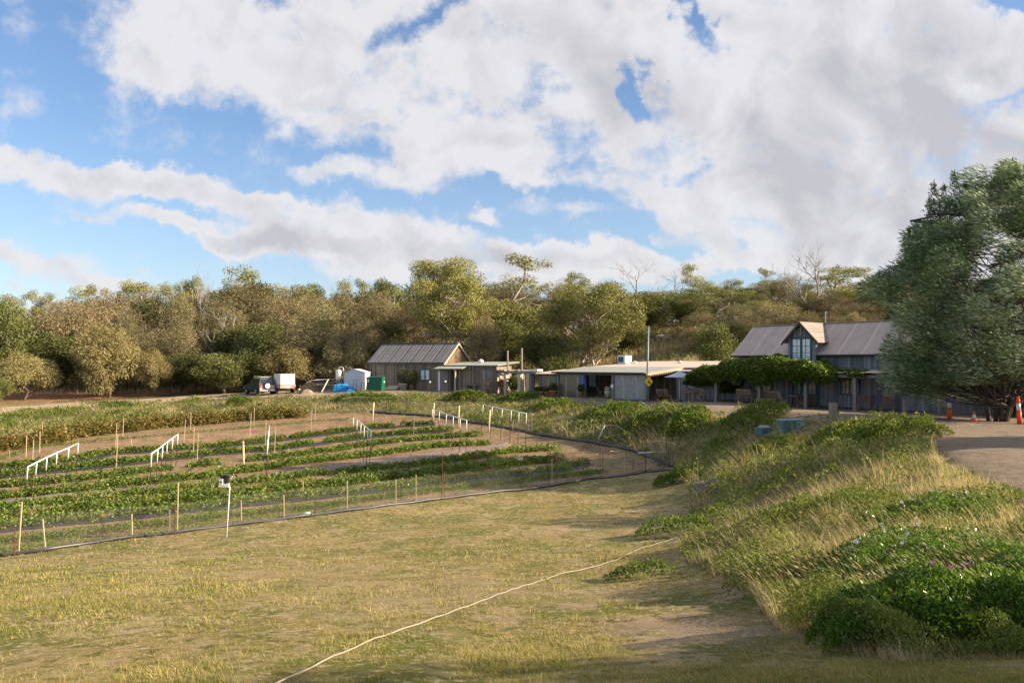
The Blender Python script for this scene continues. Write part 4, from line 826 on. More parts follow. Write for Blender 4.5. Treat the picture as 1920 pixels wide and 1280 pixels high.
parts = [vine('v', '', a_, b_, -.45, 2.1, lambda x: 3.05+.35*np.clip(1-np.abs((x-a_)/(b_-a_)-.45)*2.2,0,1), 2.05, 62000, .15, .12, 'vine', 5, None),
         vine('v2', '', vx(1262), vx(1350), 1.5, 2.5, 2.6, 1.5, 12000, .13, .10, 'vine', 8, None), vine('v3', '', vx(1540), vx(1625), .2, 2.0, 2.75, 2.25, 9000, .13, .10, 'vine', 9, None)]
link('foliage', nmesh('foliage', *merge(parts)), LM['vine'], vt)
rng = np.random.default_rng(77); n = 9000; x = np.clip(rng.normal(vx(1362,1.2), .55, n), vx(1345,1.2), vx(1385,1.2)); z = rng.uniform(0,1,n); y = rng.uniform(.3,2.2,n); V_, Q_ = leaves(np.stack([x, y, 2.3-1.5*z*(1-np.abs(x-vx(1364,1.2))/1.3)], 1), rng.normal(size=(n,3)), .13, .10)
link('hanging_foliage', nmesh('hanging_foliage', V_, Q_, rng.uniform(0,.6,n)), LM['vine'], vt)
mb = MB()
for px in (1343,1424): mb.tube([(vx(px)+.15,.1,-.1),(vx(px)+.05,.12,.8),(vx(px)+.2,.1,1.5),(vx(px)+.1,.0,2.3)], [.05,.04,.035,.03], 6)
mb.build('stem', M['shrubtwig'], vt)
# ---- single storey board wall between cafe and barn
x0 = tof(1268, 2.9); o_ = world(x0, 2.9); ln = tof(1390, 2.9) - x0
lk = thing('link_building', 'low grey board building between the cafe and the barn, behind the umbrella table', 'building', (o_.x, o_.y, GZ), ROT)
wallbox('wall', 0, ln, 0, 5, -.4, 2.35, B['grey'], lk, .28)
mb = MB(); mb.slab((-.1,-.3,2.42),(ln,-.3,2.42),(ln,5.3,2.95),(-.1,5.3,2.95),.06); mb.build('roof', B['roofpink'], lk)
# right end wall beyond barn with lattice
lt = thing('lattice_screen', 'dark timber lattice screen beyond the end of the barn under the big tree', 'screen', tuple(Vector((X(1762,43.5),43.5,GZ+.05))), R(-8))
mb = MB(); mb.box(-.05,.05,-.03,.03,0,1.35); mb.box(3.45,3.55,-.03,.03,0,1.35); mb.box(-.05,3.55,-.034,.034,1.3,1.36); mb.build('frame', B['timber'], lt)
mb = MB(); x = .1
while x < 3.5: mb.box(x-.02,x+.02,-.02,-.004,.05,1.3); x += .16
z = .12
while z < 1.3: mb.box(0,3.5,.002,.018,z-.02,z+.02); z += .16
mb.build('lattice', B['timber'], lt)
# ---- cafe
t0 = tof(1046); cf = thing('cafe', 'low timber cafe with long pale metal verandah roof and clear plastic blinds', 'cafe', (world(t0,0).x, world(t0,0).y, GZ), ROT)
def cxp(px, o=0.): return tof(px, o)-t0
Lc = cxp(1214); Wc = 3.6
zg = 2.2
mb = MB(); mb.box(0, Lc+3.4, Wc, Wc+5.5, -.4, 2.35); battens(mb, 0, Lc+3.4, Wc, 0, 2.3, .25); mb.build('wall', B['dark'], cf)
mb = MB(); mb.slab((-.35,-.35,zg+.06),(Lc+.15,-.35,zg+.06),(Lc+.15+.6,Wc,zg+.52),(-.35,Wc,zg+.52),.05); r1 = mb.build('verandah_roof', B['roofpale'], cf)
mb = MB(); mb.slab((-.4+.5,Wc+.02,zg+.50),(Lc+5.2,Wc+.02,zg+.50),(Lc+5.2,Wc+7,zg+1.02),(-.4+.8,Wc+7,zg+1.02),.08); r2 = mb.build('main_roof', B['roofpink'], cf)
mb = MB(); mb.tube([(-.35,-.42,zg+.02),(Lc+.0,-.42,zg+.02)], .075, 8); mb.build('gutter', B['gutter'], cf)
mb = MB(); mb.box(-.1,Lc+.1,-.09,.09,zg-.16,zg); mb.build('front_beam', B['timber'], cf)
mb = MB(); mb.slab((Lc+.15,-.32,zg-.0),(Lc+.19,-.32,zg-.0),(Lc+.79,Wc,zg+.46),(Lc+.75,Wc,zg+.46),.16); mb.build('end_fascia', B['palet'], cf)
mb = MB(); y = .2
while y < Wc: mb.box(Lc+.1+y*.166-.0,Lc+.14+y*.166,y-.1,y+.08,zg-.25+.128*y,zg-.11+.128*y); y += .24
mb.build('end_cladding', B['warm'], cf)
for px in (1047,1096,1150,1213):
    x = cxp(px); mb = MB(); w_ = .11; mb.box(x-w_,x+w_,-w_,w_,-.3,zg-.165); mb.build('post', B['timber'] , cf)
def blind(a, b, mat, lab=None, bot=.12):
    mb = MB(); mb.box(cxp(a)+.14,cxp(b)-.14,-.02,-.008,bot,zg-.17); o = mb.build('plastic_blind', B[mat], cf)
    if lab: o['label'] = lab
    return o
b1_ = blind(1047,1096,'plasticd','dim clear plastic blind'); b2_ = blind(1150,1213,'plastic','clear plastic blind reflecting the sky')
M['tape'] = pmat('white_lacing', (.62,.62,.62), .6, .1, 10)
def lacing(par, px, sw):
    mb = MB(); x = cxp(px); z = .2; i = 0
    while z < zg-.3: mb.box(x+sw*math.sin(z*2)-.05,x+sw*math.sin(z*2)+.05,-.032,-.024,z,z+.045); z += .11
    mb.build('lacing', M['tape'], par)
lacing(b1_,1062,.0); lacing(b1_,1083,.0); lacing(b2_,1168,.12); lacing(b2_,1193,.14)
mb = MB(); mb.box(cxp(1050,Wc),cxp(1210,Wc),Wc-.055,Wc-.035,.9,1.9)
window(cf, cxp(1105,Wc), cxp(1118,Wc), .95, 1.95, Wc-.03, 'glassb', 'blue', 2, 2, .06); window(cf, cxp(1122,Wc), cxp(1128,Wc), .2, 1.95, Wc-.03, 'glass', 'blue', 1, 3, .06, 'side_light')
mb = MB(); mb.box(cxp(1128,Wc),cxp(1145,Wc),Wc-.06,Wc-.034,0,2.05); mb.build('timber_door', B['warm'], cf)
mb = MB(); mb.box(cxp(1070,Wc),cxp(1086,Wc),Wc-.06,Wc-.034,0,2.05); dcf = mb.build('panelled_door', B['brown'], cf)
mb = MB(); mb.box(cxp(1090.0),cxp(1098.5),-.16,-.135,zg-1.28,zg-.14); sb = mb.build('blue_sign_board', M['signblue'], cf)
for i, s_ in enumerate(('O','P','E','N')): text(s_, .2, (cxp(1094.2),-.163,zg-.32-.26*i), (R(90),0,0), M['lett'], sb)
mb = MB(); mb.box(cxp(1147.5),cxp(1152),-.15,-.125,1.02,1.3); mb.build('notice', M['pvc'], cf)
# rooftop unit and vents
t = thing('air_conditioner', 'white box air conditioner standing on the cafe roof', 'air conditioner', tuple(world(tof(1171,Wc+4),Wc+4,GZ+zg+.82)), ROT-.1)
mb = MB(); mb.box(-.5,.55,-.4,.4,0,.72); mb.build('casing', M['whitepl'], t); mb = MB(); mb.box(-.42,.3,-.415,-.402,.1,.62); 
for k in range(7): mb.box(-.42,.3,-.43,-.416,.12+.07*k,.14+.07*k)
mb.build('louvre', B['blue'], t)
for px, lab in ((1190,'small white dome vent on the cafe roof beside the air conditioner'),(1275,'small white dome vent on the cafe roof above the umbrella'),):
    mb = MB(); mb.lathe([(.22,0),(.26,.05),(.2,.13),(.05,.17)],(0,0,0),14); o = mb.build('roof_vent', M['whitepl'], None, True); o.location = world(tof(px,Wc+4.5),Wc+4.5,GZ+zg+.86); tag(o, lab, 'vent', 'white vents on the roofs')
# low annex left of the cafe
ta = tof(1000, .3); an = thing('annex', 'small lean to annex with plastic blinds left of the cafe', 'annex', tuple(world(ta,.3)), ROT); la = tof(1046,.3)-ta-.15
mb = MB(); mb.box(0,la,1.6,5,-.4,2.1); battens(mb,0,la,1.6,0,2.05,.22); mb.build('wall', B['dark'], an)
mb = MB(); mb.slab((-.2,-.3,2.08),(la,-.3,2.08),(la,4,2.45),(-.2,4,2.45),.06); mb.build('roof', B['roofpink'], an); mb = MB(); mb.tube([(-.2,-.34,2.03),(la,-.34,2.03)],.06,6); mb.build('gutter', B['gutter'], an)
for x in (0.05, 1.0, la-.1): mb = MB(); mb.box(x-.08,x+.08,-.08,.08,-.2,2.0); mb.build('post', B['timber'], an)
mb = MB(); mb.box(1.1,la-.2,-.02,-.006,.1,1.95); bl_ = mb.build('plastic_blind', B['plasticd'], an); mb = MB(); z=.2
while z<1.8: mb.box(2.0,2.1,-.035,-.024,z,z+.05); z+=.11
mb.build('lacing', M['tape'], bl_); mb = MB(); mb.box(-.9,-.15,.0,.03,.0,2.0); mb.build('side_panel', B['grey'], an); mb = MB(); mb.box(-.65,-.4,-.03,-.004,.95,1.45); mb.build('notice', M['whitepl'], an)
# pergola
tp = tof(936,.0); pg = thing('pergola', 'rustic timber pergola between the shed annex and the cafe', 'pergola', tuple(world(tp,0,GZ+.08)), ROT)
def ppx(px): return tof(px,0)-tp
for px, th, mt in ((933,.09,'palet'),(938,.08,'palet'),(949,.17,'palet'),(976,.19,'palet'),(992,.19,'palet')):
    x = ppx(px); mb = MB(); mb.box(x-th,x+th,-th,th,-.3,2.0); mb.build('post', B[mt], pg)
for px, top in ((949,657),(975.5,652)):
    x = ppx(px); w__ = world(tof(px),0); zt__ = Z(top, w__.y)-GZ-.08; mb = MB(); mb.box(x-.07,x+.07,.12,.24,-.1,zt__); mb.build('tall_pole', B['timber'], pg)
mb = MB(); mb.box(ppx(929),ppx(1003),-.1,.08,2.0,2.22); mb.build('beam', B['timber'], pg); mb = MB(); mb.box(ppx(929),ppx(949),-.2,.9,2.225,2.33); mb.build('cross_board', B['palet'], pg); mb = MB(); mb.box(ppx(993),ppx(1010),-.15,.5,2.225,2.4); mb.build('white_board', M['pvc'], pg)
mb = MB()
for k in range(4): mb.box(ppx(935)+.9*k,ppx(935)+.9*k+.12,-.3,2.6,2.23,2.33)
mb.build('rafter', B['timber'], pg); mb = MB(); mb.box(ppx(974),ppx(1000),2.4,2.45,-.1,1.9); battens(mb,ppx(974),ppx(1000),2.4,0,1.85,.2); mb.build('back_fence', B['dark'], pg)
mb = MB(); 
for k in range(9): mb.box(ppx(936)+.33*k,ppx(936)+.33*k+.16,1.9,1.94,-.1,1.75+.1*(k%3))
mb.build('paling', B['palet'], pg)
# ---- long timber shed with annex
sv = Vector((.925,-.379)).normalized(); srot = math.atan2(sv.y, sv.x); sw_ = Vector((-sv.y, sv.x)); SR = Vector((X(832,76.0),76.0)); Ls = 8.6; SL = SR - sv*Ls; sgz = -2.68
sh = thing('timber_shed', 'long brown board shed with a dark grey metal gable roof', 'shed', (SL.x, SL.y, sgz), srot)
def on(px, org, u_): k = (px-CX)/F; return (k*org.y-org.x)/(u_.x-k*u_.y)
def sx(px): return on(px, SL, sv)
def sz(px, py): q_ = SL+sv*sx(px); return Z(py, q_.y)-sgz
zes = sz(760,679); dsh = 5.9; apx = SL + sv*Ls + sw_*(dsh/2); zrs = Z(643, apx.y)-sgz; x0_ = sx(691)
mb = MB(); mb.box(x0_,Ls,0,dsh,-.4,zes); battens(mb,x0_,Ls,0,0,zes-.02,.3,.03,.02); mb.build('wall', B['brown'], sh)
mb = MB(); mb.prism([(0,0),(0,.0001),(0,0)],0,.001) if False else None
mb.add([(Ls+.012,0,zes-.3),(Ls+.012,dsh,zes-.3),(Ls+.012,dsh,zes),(Ls+.012,dsh/2,zrs-.05),(Ls+.012,0,zes)], [(0,1,2,3,4)]); mb.build('gable', B['warm'], sh); mb = MB(); mb.add([(x0_,0,zes),(x0_,dsh,zes),(x0_,dsh/2,zrs-.05)], [(0,1,2)]); mb.build('gable', B['brown'], sh)
rs = gable_roof('roof', x0_, Ls, 0, dsh/2, dsh, zes+.03, zrs, B['roofshed'], sh, .18, .25)
mb = MB(); sls = (zrs-zes)/(dsh/2); x = x0_
while x < Ls+.1: mb.slab((x,-.24,zes+.03-sls*.24+.03),(x+.05,-.24,zes+.03-sls*.24+.03),(x+.05,dsh/2,zrs+.03),(x,dsh/2,zrs+.03),.035); x += .42
mb.build('standing_rib', B['roofshed'], rs)
mb = MB(); xx = Ls+.2
for s_ in (0,1):
    y0_ = -.3 if s_==0 else dsh+.3; z0_ = zes-.25*sls; mb.slab((xx,y0_,z0_+.04),(xx+.04,y0_,z0_+.04),(xx+.04,dsh/2,zrs+.03),(xx,dsh/2,zrs+.03),.2)
mb.build('barge_board', B['palet'], sh)
mb = MB(); mb.tube([(x0_-.1,-.3,zes-.06),(Ls+.15,-.3,zes-.06)],.06,6); mb.build('gutter', B['gutter'], sh)
window(sh, sx(789.5), sx(805.5), sz(797,711.5), sz(797,693.5), -.03, 'glassb', 'blue', 1, 1, .1, leafs=2)
for a,b,y0,lab in ((744,759,689,None),(699,721,688,None)): 
    mb = MB(); mb.box(sx(a),sx(b),-.05,-.03,0,sz((a+b)/2,y0)); mb.box(sx(a)-.06,sx(b)+.06,-.06,-.03,sz((a+b)/2,y0),sz((a+b)/2,y0)+.1); mb.build('board_door', B['brown'], sh)
# annex with flat roof, awning and open door (front line from 832 to 932 in the photo)
an2 = thing('shed_annex', 'low board annex with a flat grey roof and open door beside the long shed', 'annex', (SR.x, SR.y, sgz-.03), srot)
def ax(px): return on(px, SR, sv)
def az(px, py): q_ = SR+sv*ax(px); return Z(py, q_.y)-sgz+.03
La = ax(932)
mb = MB(); mb.box(.02,ax(846),-.1,3.6,-.4,az(870,688)); battens(mb,.02,ax(846),-.1,0,2.2,.2); mb.box(ax(860),La,-.1,3.6,-.4,az(900,685)); battens(mb,ax(860),La,-.1,0,az(900,685)-.05,.2); mb.box(ax(846),ax(860),-.1,3.6,az(853,694),az(870,686)); mb.build('wall', B['brown'], an2)
zr_ = az(880,684)
mb = MB(); mb.slab((.1,-.35,zr_),(La+.25,-.35,zr_-.02),(La+.8,3.8,zr_+.32),(.3,3.8,zr_+.34),.07); mb.build('roof', B['roofpale'], an2)
mb = MB(); mb.box(ax(846)-.02,ax(860)+.02,1.5,1.52,-.1,2.2); mb.build('doorway_shade', B['black'], an2)  # black sheet stands in for the shade inside the open doorway
mb = MB(); mb.box(ax(851),ax(860)-.05,.35,.4,.0,az(855,695)); mb.build('inner_door', B['blue'], an2)
mb = MB(); mb.box(ax(826),ax(842),-.28,-.24,0,az(835,694)); dd3 = mb.build('open_door', B['timber'], an2); mb = MB(); mb.box(ax(824),ax(827.5),-.31,-.27,.1,az(835,694)-.1); mb.build('white_edge', M['whitepl'], dd3)
mb = MB(); mb.slab((ax(823),-1.2,az(850,690.5)),(ax(876),-1.2,az(850,690.5)),(ax(878),-.12,az(850,685.5)),(ax(827),-.12,az(850,685.5)),.05); mb.build('awning', B['roofpale'], an2)
mb = MB(); mb.box(ax(862.5)-.07,ax(862.5)+.07,-1.15,-1.0,-.2,az(860,692)); mb.build('awning_post', B['palet'], an2)
mb = MB(); mb.box(ax(906),ax(922),-.14,-.12,.0,az(910,694)); mb.build('board_door', B['grey'], an2)
mb = MB(); mb.lathe([(.13,0),(.15,.12),(.26,.16),(.26,.3),(.12,.42)],(0,0,0),14); o = mb.build('roof_vent', M['whitepl'], None, True); q_ = SR+sv*ax(884)+sw_*2.2; o.location = (q_.x,q_.y,sgz+zr_+.12); tag(o, 'round white chimney vent on the shed annex roof', 'vent', 'white vents on the roofs')
# ---------------------------------------------------------------- furniture and small things
M['teak'] = pmat('weathered_teak', (.33,.225,.155), .8, .3, 14, stretch=(3,3,.6)); M['teakred'] = pmat('reddish_stained_timber', (.38,.15,.10), .75, .25, 14)
def seatgeo(root, mat, w, d, hs, hb, lean=.12, arms=False, legw=.045):
    mb = MB()
    for k in range(5): y = -d/2 + d*k/5; mb.box(-w/2,w/2,y,y+d/5-.015,hs-.03,hs)
    mb.build('seat', mat, root); mb = MB(); n_ = max(4, int(w/.09))
    for k in range(n_): x = -w/2+.03+(w-.06)*k/(n_-1); mb.slab((x-.022,d/2+lean,hb),(x+.022,d/2+lean,hb),(x+.022,d/2+lean+.02,hb),(x-.022,d/2+lean+.02,hb),.01); mb.add([(x-.025,d/2-.01,hs+.1),(x+.025,d/2-.01,hs+.1),(x+.025,d/2+lean,hb),(x-.025,d/2+lean,hb),(x-.025,d/2+.012,hs+.1),(x+.025,d/2+.012,hs+.1),(x+.025,d/2+lean+.022,hb),(x-.025,d/2+lean+.022,hb)],[(0,1,2,3),(7,6,5,4),(0,4,5,1),(1,5,6,2),(2,6,7,3),(3,7,4,0)])
    mb.box(-w/2,w/2,d/2+lean-.005,d/2+lean+.03,hb-.02,hb+.05); mb.build('backrest', mat, root)
    for sx_ in (-1,1):
        for sy in (-1,1):
            mb = MB(); x = sx_*(w/2-.03); y = sy*(d/2-.03); mb.box(x-legw/2,x+legw/2,y-legw/2,y+legw/2,0,hs-.03 if not(arms and sy<0) else hs+.2); mb.build('leg', mat, root)
        if arms: mb = MB(); x = sx_*(w/2+.01); mb.box(x-.035,x+.035,-d/2,d/2+lean*.6,hs+.2,hs+.235); mb.build('armrest', mat, root)
    return root
def folding(root, mat):
    w,d,hs,hb=.46,.42,.43,.9
    mb = MB()
    for k in range(5): y=-d/2+d*k/5; mb.box(-w/2,w/2,y,y+d/5-.012,hs-.025,hs)
    mb.build('seat', mat, root); mb = MB()
    for k in range(5): x=-w/2+.05+(w-.1)*k/4; mb.tube([(x,d/2,hs+.05),(x,d/2+.16,hb)],.02,4)
    mb.box(-w/2,w/2,d/2+.145,d/2+.175,hb-.04,hb+.03); mb.build('backrest', mat, root)
    for s_ in (-1,1):
        x=s_*(w/2+.01); mb = MB(); mb.tube([(x,-d/2-.02,0),(x,d/2,hs+.05),(x,d/2+.16,hb)],.02,5); mb.build('leg', mat, root); mb = MB(); mb.tube([(x-s_*.03,d/2+.1,0),(x-s_*.03,-d/2+.05,hs-.03)],.02,5); mb.build('leg', mat, root)
    return root
def place(px, off_, rz=0):
    q_ = world(tof(px,off_),off_); return (q_.x,q_.y,h1(q_.x,q_.y)+.04)
gA = 'timber seats on the verandahs'
f0 = folding(thing('folding_chair','folding timber chair with its back to the path, left of the umbrella table','chair',place(1288,.9),ROT+3.5,gA), M['teak'])
dup(f0, place(1311,.4), ROT+2.6, 'folding timber chair turned side on, opposite the umbrella table pole, left of the dark table')
dup(f0, place(1299,2.0), ROT+1.2, 'folding timber chair behind the umbrella table near the teal door')
dup(f0, place(1313,-.4), ROT-1.7, 'folding timber chair at the right end of the umbrella table, legs crossed')
dup(f0, place(1470,.3), ROT+2.4, 'folding timber chair with reddish back right of the middle verandah post')
dup(f0, place(1386,.8), ROT+.4, 'folding timber chair behind the left verandah post in the shade of the vine')
dup(f0, place(1438,1.0), ROT+3.1, 'folding timber chair beside the right of the middle verandah post, under the window')
dup(f0, place(1503,1.0), ROT+1.9, 'folding timber chair in front of the blue double door')
dup(f0, place(1240,.6), ROT+3.3, 'folding timber chair just right of the yellow diamond sign post')
dup(f0, place(1254,.9), ROT+2.9, 'folding timber chair second to the right of the yellow diamond sign post')
dup(f0, place(1126,1.4), ROT+2.2, 'dark folding chair inside the open cafe verandah')
bn = seatgeo(thing('garden_bench','timber garden bench with slatted back on the verandah, left of the middle post','bench',place(1399,.5),ROT+3.14,gA), M['teak'], 1.15,.45,.42,.86,.1,True)
dup(bn, place(1452,.7), ROT+3.14, 'timber garden bench with slatted back right of the middle verandah post')
b2 = seatgeo(thing('red_slat_seat','reddish slatted seat with black cast legs under the right barn window, the left one','bench',place(1621,1.6),ROT+.25,'reddish slatted seats in front of the barn'), M['teakred'], .72,.45,.42,.84,.14)
dup(b2, place(1663,1.5), ROT+.3, 'reddish slatted seat with black cast legs in front of the barn, the right one')
for px, off_, lab in ((1296,-.1,'round dark timber table under the pale umbrella'),(1419,1.0,'small dark table behind the middle verandah post'),(1492,.7,'dark table on the verandah left of the blue double door')):
    t = thing('outdoor_table', lab, 'table', place(px,off_), ROT, 'tables on the verandahs'); mb = MB(); r_ = .75 if px<1310 else .5; mb.lathe([(r_,.70),(r_,.74)],(0,0,0),20); mb.build('table_top', M['teak'], t)
    for s1 in (-1,1):
        for s2 in (-1,1): mb = MB(); mb.tube([(s1*r_*.55,s2*r_*.55,0),(s1*r_*.4,s2*r_*.4,.70)],.03,5); mb.build('leg', M['teak'], t)
q_ = Vector(place(1274,-.35)); t = thing('patio_umbrella','pale grey blue patio umbrella open over the table beside the cafe','umbrella',q_); M['canvas'] = pmat('pale_grey_canvas', (.50,.53,.58), .8, .06, 5); hu = Z(696, q_.y)-q_.z; he = Z(706.5, q_.y)-q_.z
mb = MB(); mb.tube([(0,0,0),(0,0,hu-.03)],.03,8); mb.build('pole', M['whitepl'], t, True)
mb = MB(); ru = 28.5*q_.y/F; vs_ = [(0,0,hu)]; 
for ring, (rr, zz) in enumerate(((.12,hu-.03),(.55,he+(hu-he)*.42),(1,he))):
    for j in range(16): a=math.tau*j/16; k_ = 1 if j%2==0 else .97; vs_.append((ru*rr*k_*math.cos(a), ru*rr*k_*math.sin(a), zz-(0 if j%2==0 else .015)))
fs=[(0,1+j,1+(j+1)%16) for j in range(16)]+[(1+16*r_+j,17+16*r_+j,17+16*r_+(j+1)%16,1+16*r_+(j+1)%16) for r_ in range(2) for j in range(16)]
mb.add(vs_,fs); cn = mb.build('canopy', M['canvas'], t, True); md = cn.modifiers.new('s','SOLIDIFY'); md.thickness=.012; mb=MB()
for j in range(8): a=math.tau*j/8; mb.tube([(0,0,he+.1),(ru*.9*math.cos(a),ru*.9*math.sin(a),he-.0)],.012,4)
mb.build('ribs', M['teak'], t); mb=MB(); mb.lathe([(.28,0),(.28,.06),(.05,.1)],(0,0,0),14); mb.build('base', M['rubber'], t, True)
# sign post: tall teal pole and yellow diamond
q_ = Vector(world(tof(1216),-.25)); q_.z = h1(q_.x,q_.y)+.03; M['tealpole'] = pmat('pale_teal_pole', (.17,.29,.32), .45, .12, 8); M['yellow'] = pmat('yellow_sign_face', (.85,.52,.01), .4, .06, 10)
t = thing('tall_pole','tall thin pale teal pole rising over the corner of the cafe roof','pole',q_); zt_ = Z(613,q_.y)-q_.z; mb=MB(); mb.tube([(0,0,-.2),(X(1220,q_.y)-X(1216,q_.y),0,zt_)],[.085,.06],8); mb.build('shaft', M['tealpole'], t, True); mb = MB(); mb.lathe([(.075,zt_-.02),(.075,zt_+.03),(.02,zt_+.07)],(X(1220,q_.y)-X(1216,q_.y),0,0),10); mb.build('cap', M['tealpole'], t, True)
sc_ = Vector((X(1216.5,q_.y-.3), q_.y-.3, Z(715,q_.y-.3))); t = thing('warning_sign','yellow diamond warning sign with a dark symbol on the teal pole by the cafe','sign',sc_, R(-18)); mb=MB(); s_=7.8*q_.y/F; h_=10.2*q_.y/F; mb.prism([(-s_,0),(0,-h_),(s_,0),(0,h_)],-.012,.0); mb.build('face', M['yellow'], t)
mb=MB(); mb.box(-.02,.06,-.02,-.014,-.12,.1); mb.prism([(-.1,-.03),(.14,-.2),(.16,-.12),(0,.0)],-.02,-.014); mb.lathe([(.04,0),(.04,.006)],(0,0,0),8) ; mb.build('symbol', M['wsblack'], t)
mb=MB(); mb.box(-.05,.05,0.0,.12,-.05,.05); mb.build('bracket', M['darkrod'], t)
# pots
M['terra'] = pmat('terracotta', (.46,.22,.12), .8, .2, 9); M['whitepot'] = pmat('white_glazed_pot', (.62,.59,.56), .5, .1, 8); LM['pot'] = leaf_mat('pot_plant_leaves', [(0,(.05,.08,.02)),(.7,(.12,.17,.04)),(1,(.22,.26,.06))], .35, .15, .5, .3); LM['pink'] = leaf_mat('pink_blossom', [(0,(.45,.05,.12)),(.6,(.6,.15,.25)),(1,(.5,.22,.08))], .3, .1, .6, .2); LM['olive'] = leaf_mat('olive_leaves', [(0,(.06,.075,.03)),(1,(.16,.18,.085))], .3, .1, .5, .3); LM['twig'] = leaf_mat('dry_flower_heads', [(0,(.16,.12,.08)),(1,(.36,.29,.20))], .2, .1, .8, .1)
def pot(lab, loc, r, h, hp_, rp, key, mat='terra', n=900, extra=None, Ls_=.12, bushy=0.):
    t = thing('potted_plant', lab, 'potted plant', loc, random.uniform(0,6), 'potted plants along the terrace'); mb=MB(); mb.lathe([(r*.68,0),(r*.95,h*.86),(r*1.07,h*.87),(r*1.07,h),(r*.92,h),(r*.88,h*.9)],(0,0,0),18); mb.build('pot', M[mat], t, True); rng=np.random.default_rng(int(r*1e4+hp_*100))
    v=unit(rng.normal(size=(n,3)))*rng.uniform(.35,1,n)[:,None]**.6; P=np.stack([v[:,0]*rp,v[:,1]*rp,h+hp_*.5+v[:,2]*hp_*.55],1); V_,Q_=leaves(P, v+rng.normal(size=(n,3))*.5+np.array([0,0,.3]), Ls_, Ls_*.45, rng=rng); link('foliage', nmesh('foliage',V_,Q_,rng.uniform(0,1,n)), LM[key], t)
    mb=MB(); 
    for k in range(1): a=k*1.3; mb.tube([(0,0,h*.85),(rp*.2*math.cos(a),rp*.2*math.sin(a),h+hp_*.6)],[.022,.010],5)
    mb.build('stem', M['shrubtwig'], t)
    if extra: m_=n//2; v=unit(rng.normal(size=(m_,3))); v[:,2]=np.abs(v[:,2])*.8; P=np.stack([v[:,0]*rp*1.05,v[:,1]*rp*1.05,h+hp_*.45+v[:,2]*hp_*.6],1); V_,Q_=leaves(P,v+rng.normal(size=(m_,3))*.6,.10,.09,rng=rng); link('blossom', nmesh('blossom',V_,Q_,rng.uniform(0,1,m_)), LM[extra], t)
    return t
def pl(px, off_=-.1): return place(px, off_)
pot('terracotta pot of pink geraniums at the left foot of the pergola', pl(944,.1), .27,.55,.75,.48,'pot',extra='pink',n=1100)
pot('terracotta pot with a big yellow green leafy plant under the pergola', pl(963,.1), .28,.5,1.15,.5,'pot',n=1300,Ls_=.17)
pot('terracotta pot with low green plant, first of four left of the cafe', pl(1008,-.2), .24,.5,.35,.27,'pot'); pot('terracotta pot with low green plant, second of four left of the cafe', pl(1016,-.3), .25,.5,.35,.27,'pot'); pot('terracotta pot with dark trailing plant, third of four left of the cafe', pl(1026,-.35), .28,.5,.35,.36,'olive'); pot('large terracotta pot with leafy plant, last of four left of the cafe', pl(1037,-.4), .36,.6,.6,.38,'pot')
pot('small terracotta pot with grassy plant at the second cafe post', pl(1089,-.4), .22,.45,.6,.24,'pot')
def spl(px, yy2): q_=SR+sv*ax(px)-sw_*yy2; return (q_.x,q_.y,h1(q_.x,q_.y)+.04)
pot('tilted terracotta pot with a dry twiggy plant by the shed annex', spl(921,.9), .27,.5,1.0,.45,'twig',n=420)
pot('wide white pot with an olive bush in front of the shed door', spl(764,.8), .5,.62,1.4,.65,'olive','whitepot',1700); pot('terracotta pot with an olive bush in front of the shed window', spl(778,.7), .26,.48,1.5,.72,'olive',n=1700)
t = thing('wine_barrel','pale timber barrel with dark hoops on the open cafe verandah','barrel',place(1141,.6)); mb=MB(); mb.lathe([(.28,0),(.34,.3),(.36,.45),(.34,.62),(.28,.92)],(0,0,0),18); mb.build('staves', B['palet'], t, True)
for z_,r_ in ((.1,.308),(.28,.342),(.62,.346),(.8,.312)): mb=MB(); mb.lathe([(r_,z_),(r_+.005,z_+.02),(r_,z_+.05)],(0,0,0),18); mb.build('hoop', M['darkrod'], t, True)
def simple_bench(lab, loc, rz, w, mat, hs=.45):
    t = thing('plank_bench', lab, 'bench', loc, rz); mb=MB(); mb.box(-w/2,w/2,-.22,.22,hs-.06,hs); mb.build('seat', mat, t)
    for s_ in (-1,1): mb=MB(); x=s_*(w/2-.25); mb.box(x-.07,x+.07,-.18,.18,0,hs-.062); mb.build('leg', mat, t)
    return t
simple_bench('thick plank bench against the wall of the shed annex', spl(887,.45), srot, 1.35, B['timber'], .72)
simple_bench('small dark bench between the pergola and the terracotta pots', place(999,-.1), ROT, .9, B['timber'], .6)
mb=MB(); mb.slab((-.9,-.35,.02),(.5,-.5,.06),(.9,.1,.42),(-.3,.3,.38),.05); o=mb.build('timber_ramp', B['palet']); o.location=spl(744,.9); tag(o,'low timber ramp leading to the shed door','ramp')
# solar path lights
M['ball'] = pmat('white_globe', (.85,.85,.82), .3, .03, 8)
for px,py,tx,ty,lab in ((720,735,720,717,'globe light on a stake beside the green dumpster'),(812,738,806,717,'leaning globe light on a stake in front of the shed'),(837,738,835,716,'globe light on a stake in front of the annex door'),(562,741,561,731,'small white globe light by the trailer')):
    D=73.0; p=Vector((X(px,D),D,h1(X(px,D),D))); t=thing('path_light', lab, 'light', p, 0, 'globe lights on stakes along the terrace edge'); tp_=Vector((X(tx,D)-p.x,0,Z(ty,D)-p.z)); mb=MB(); mb.tube([(0,0,-.2),tp_],.022,5); mb.build('stake', M['darkrod'], t); mb=MB(); mb.lathe([(.02,-.09),(.08,-.05),(.1,0),(.08,.05),(.02,.09)],tuple(tp_+Vector((0,0,.05))),10); mb.build('globe', M['ball'], t, True)
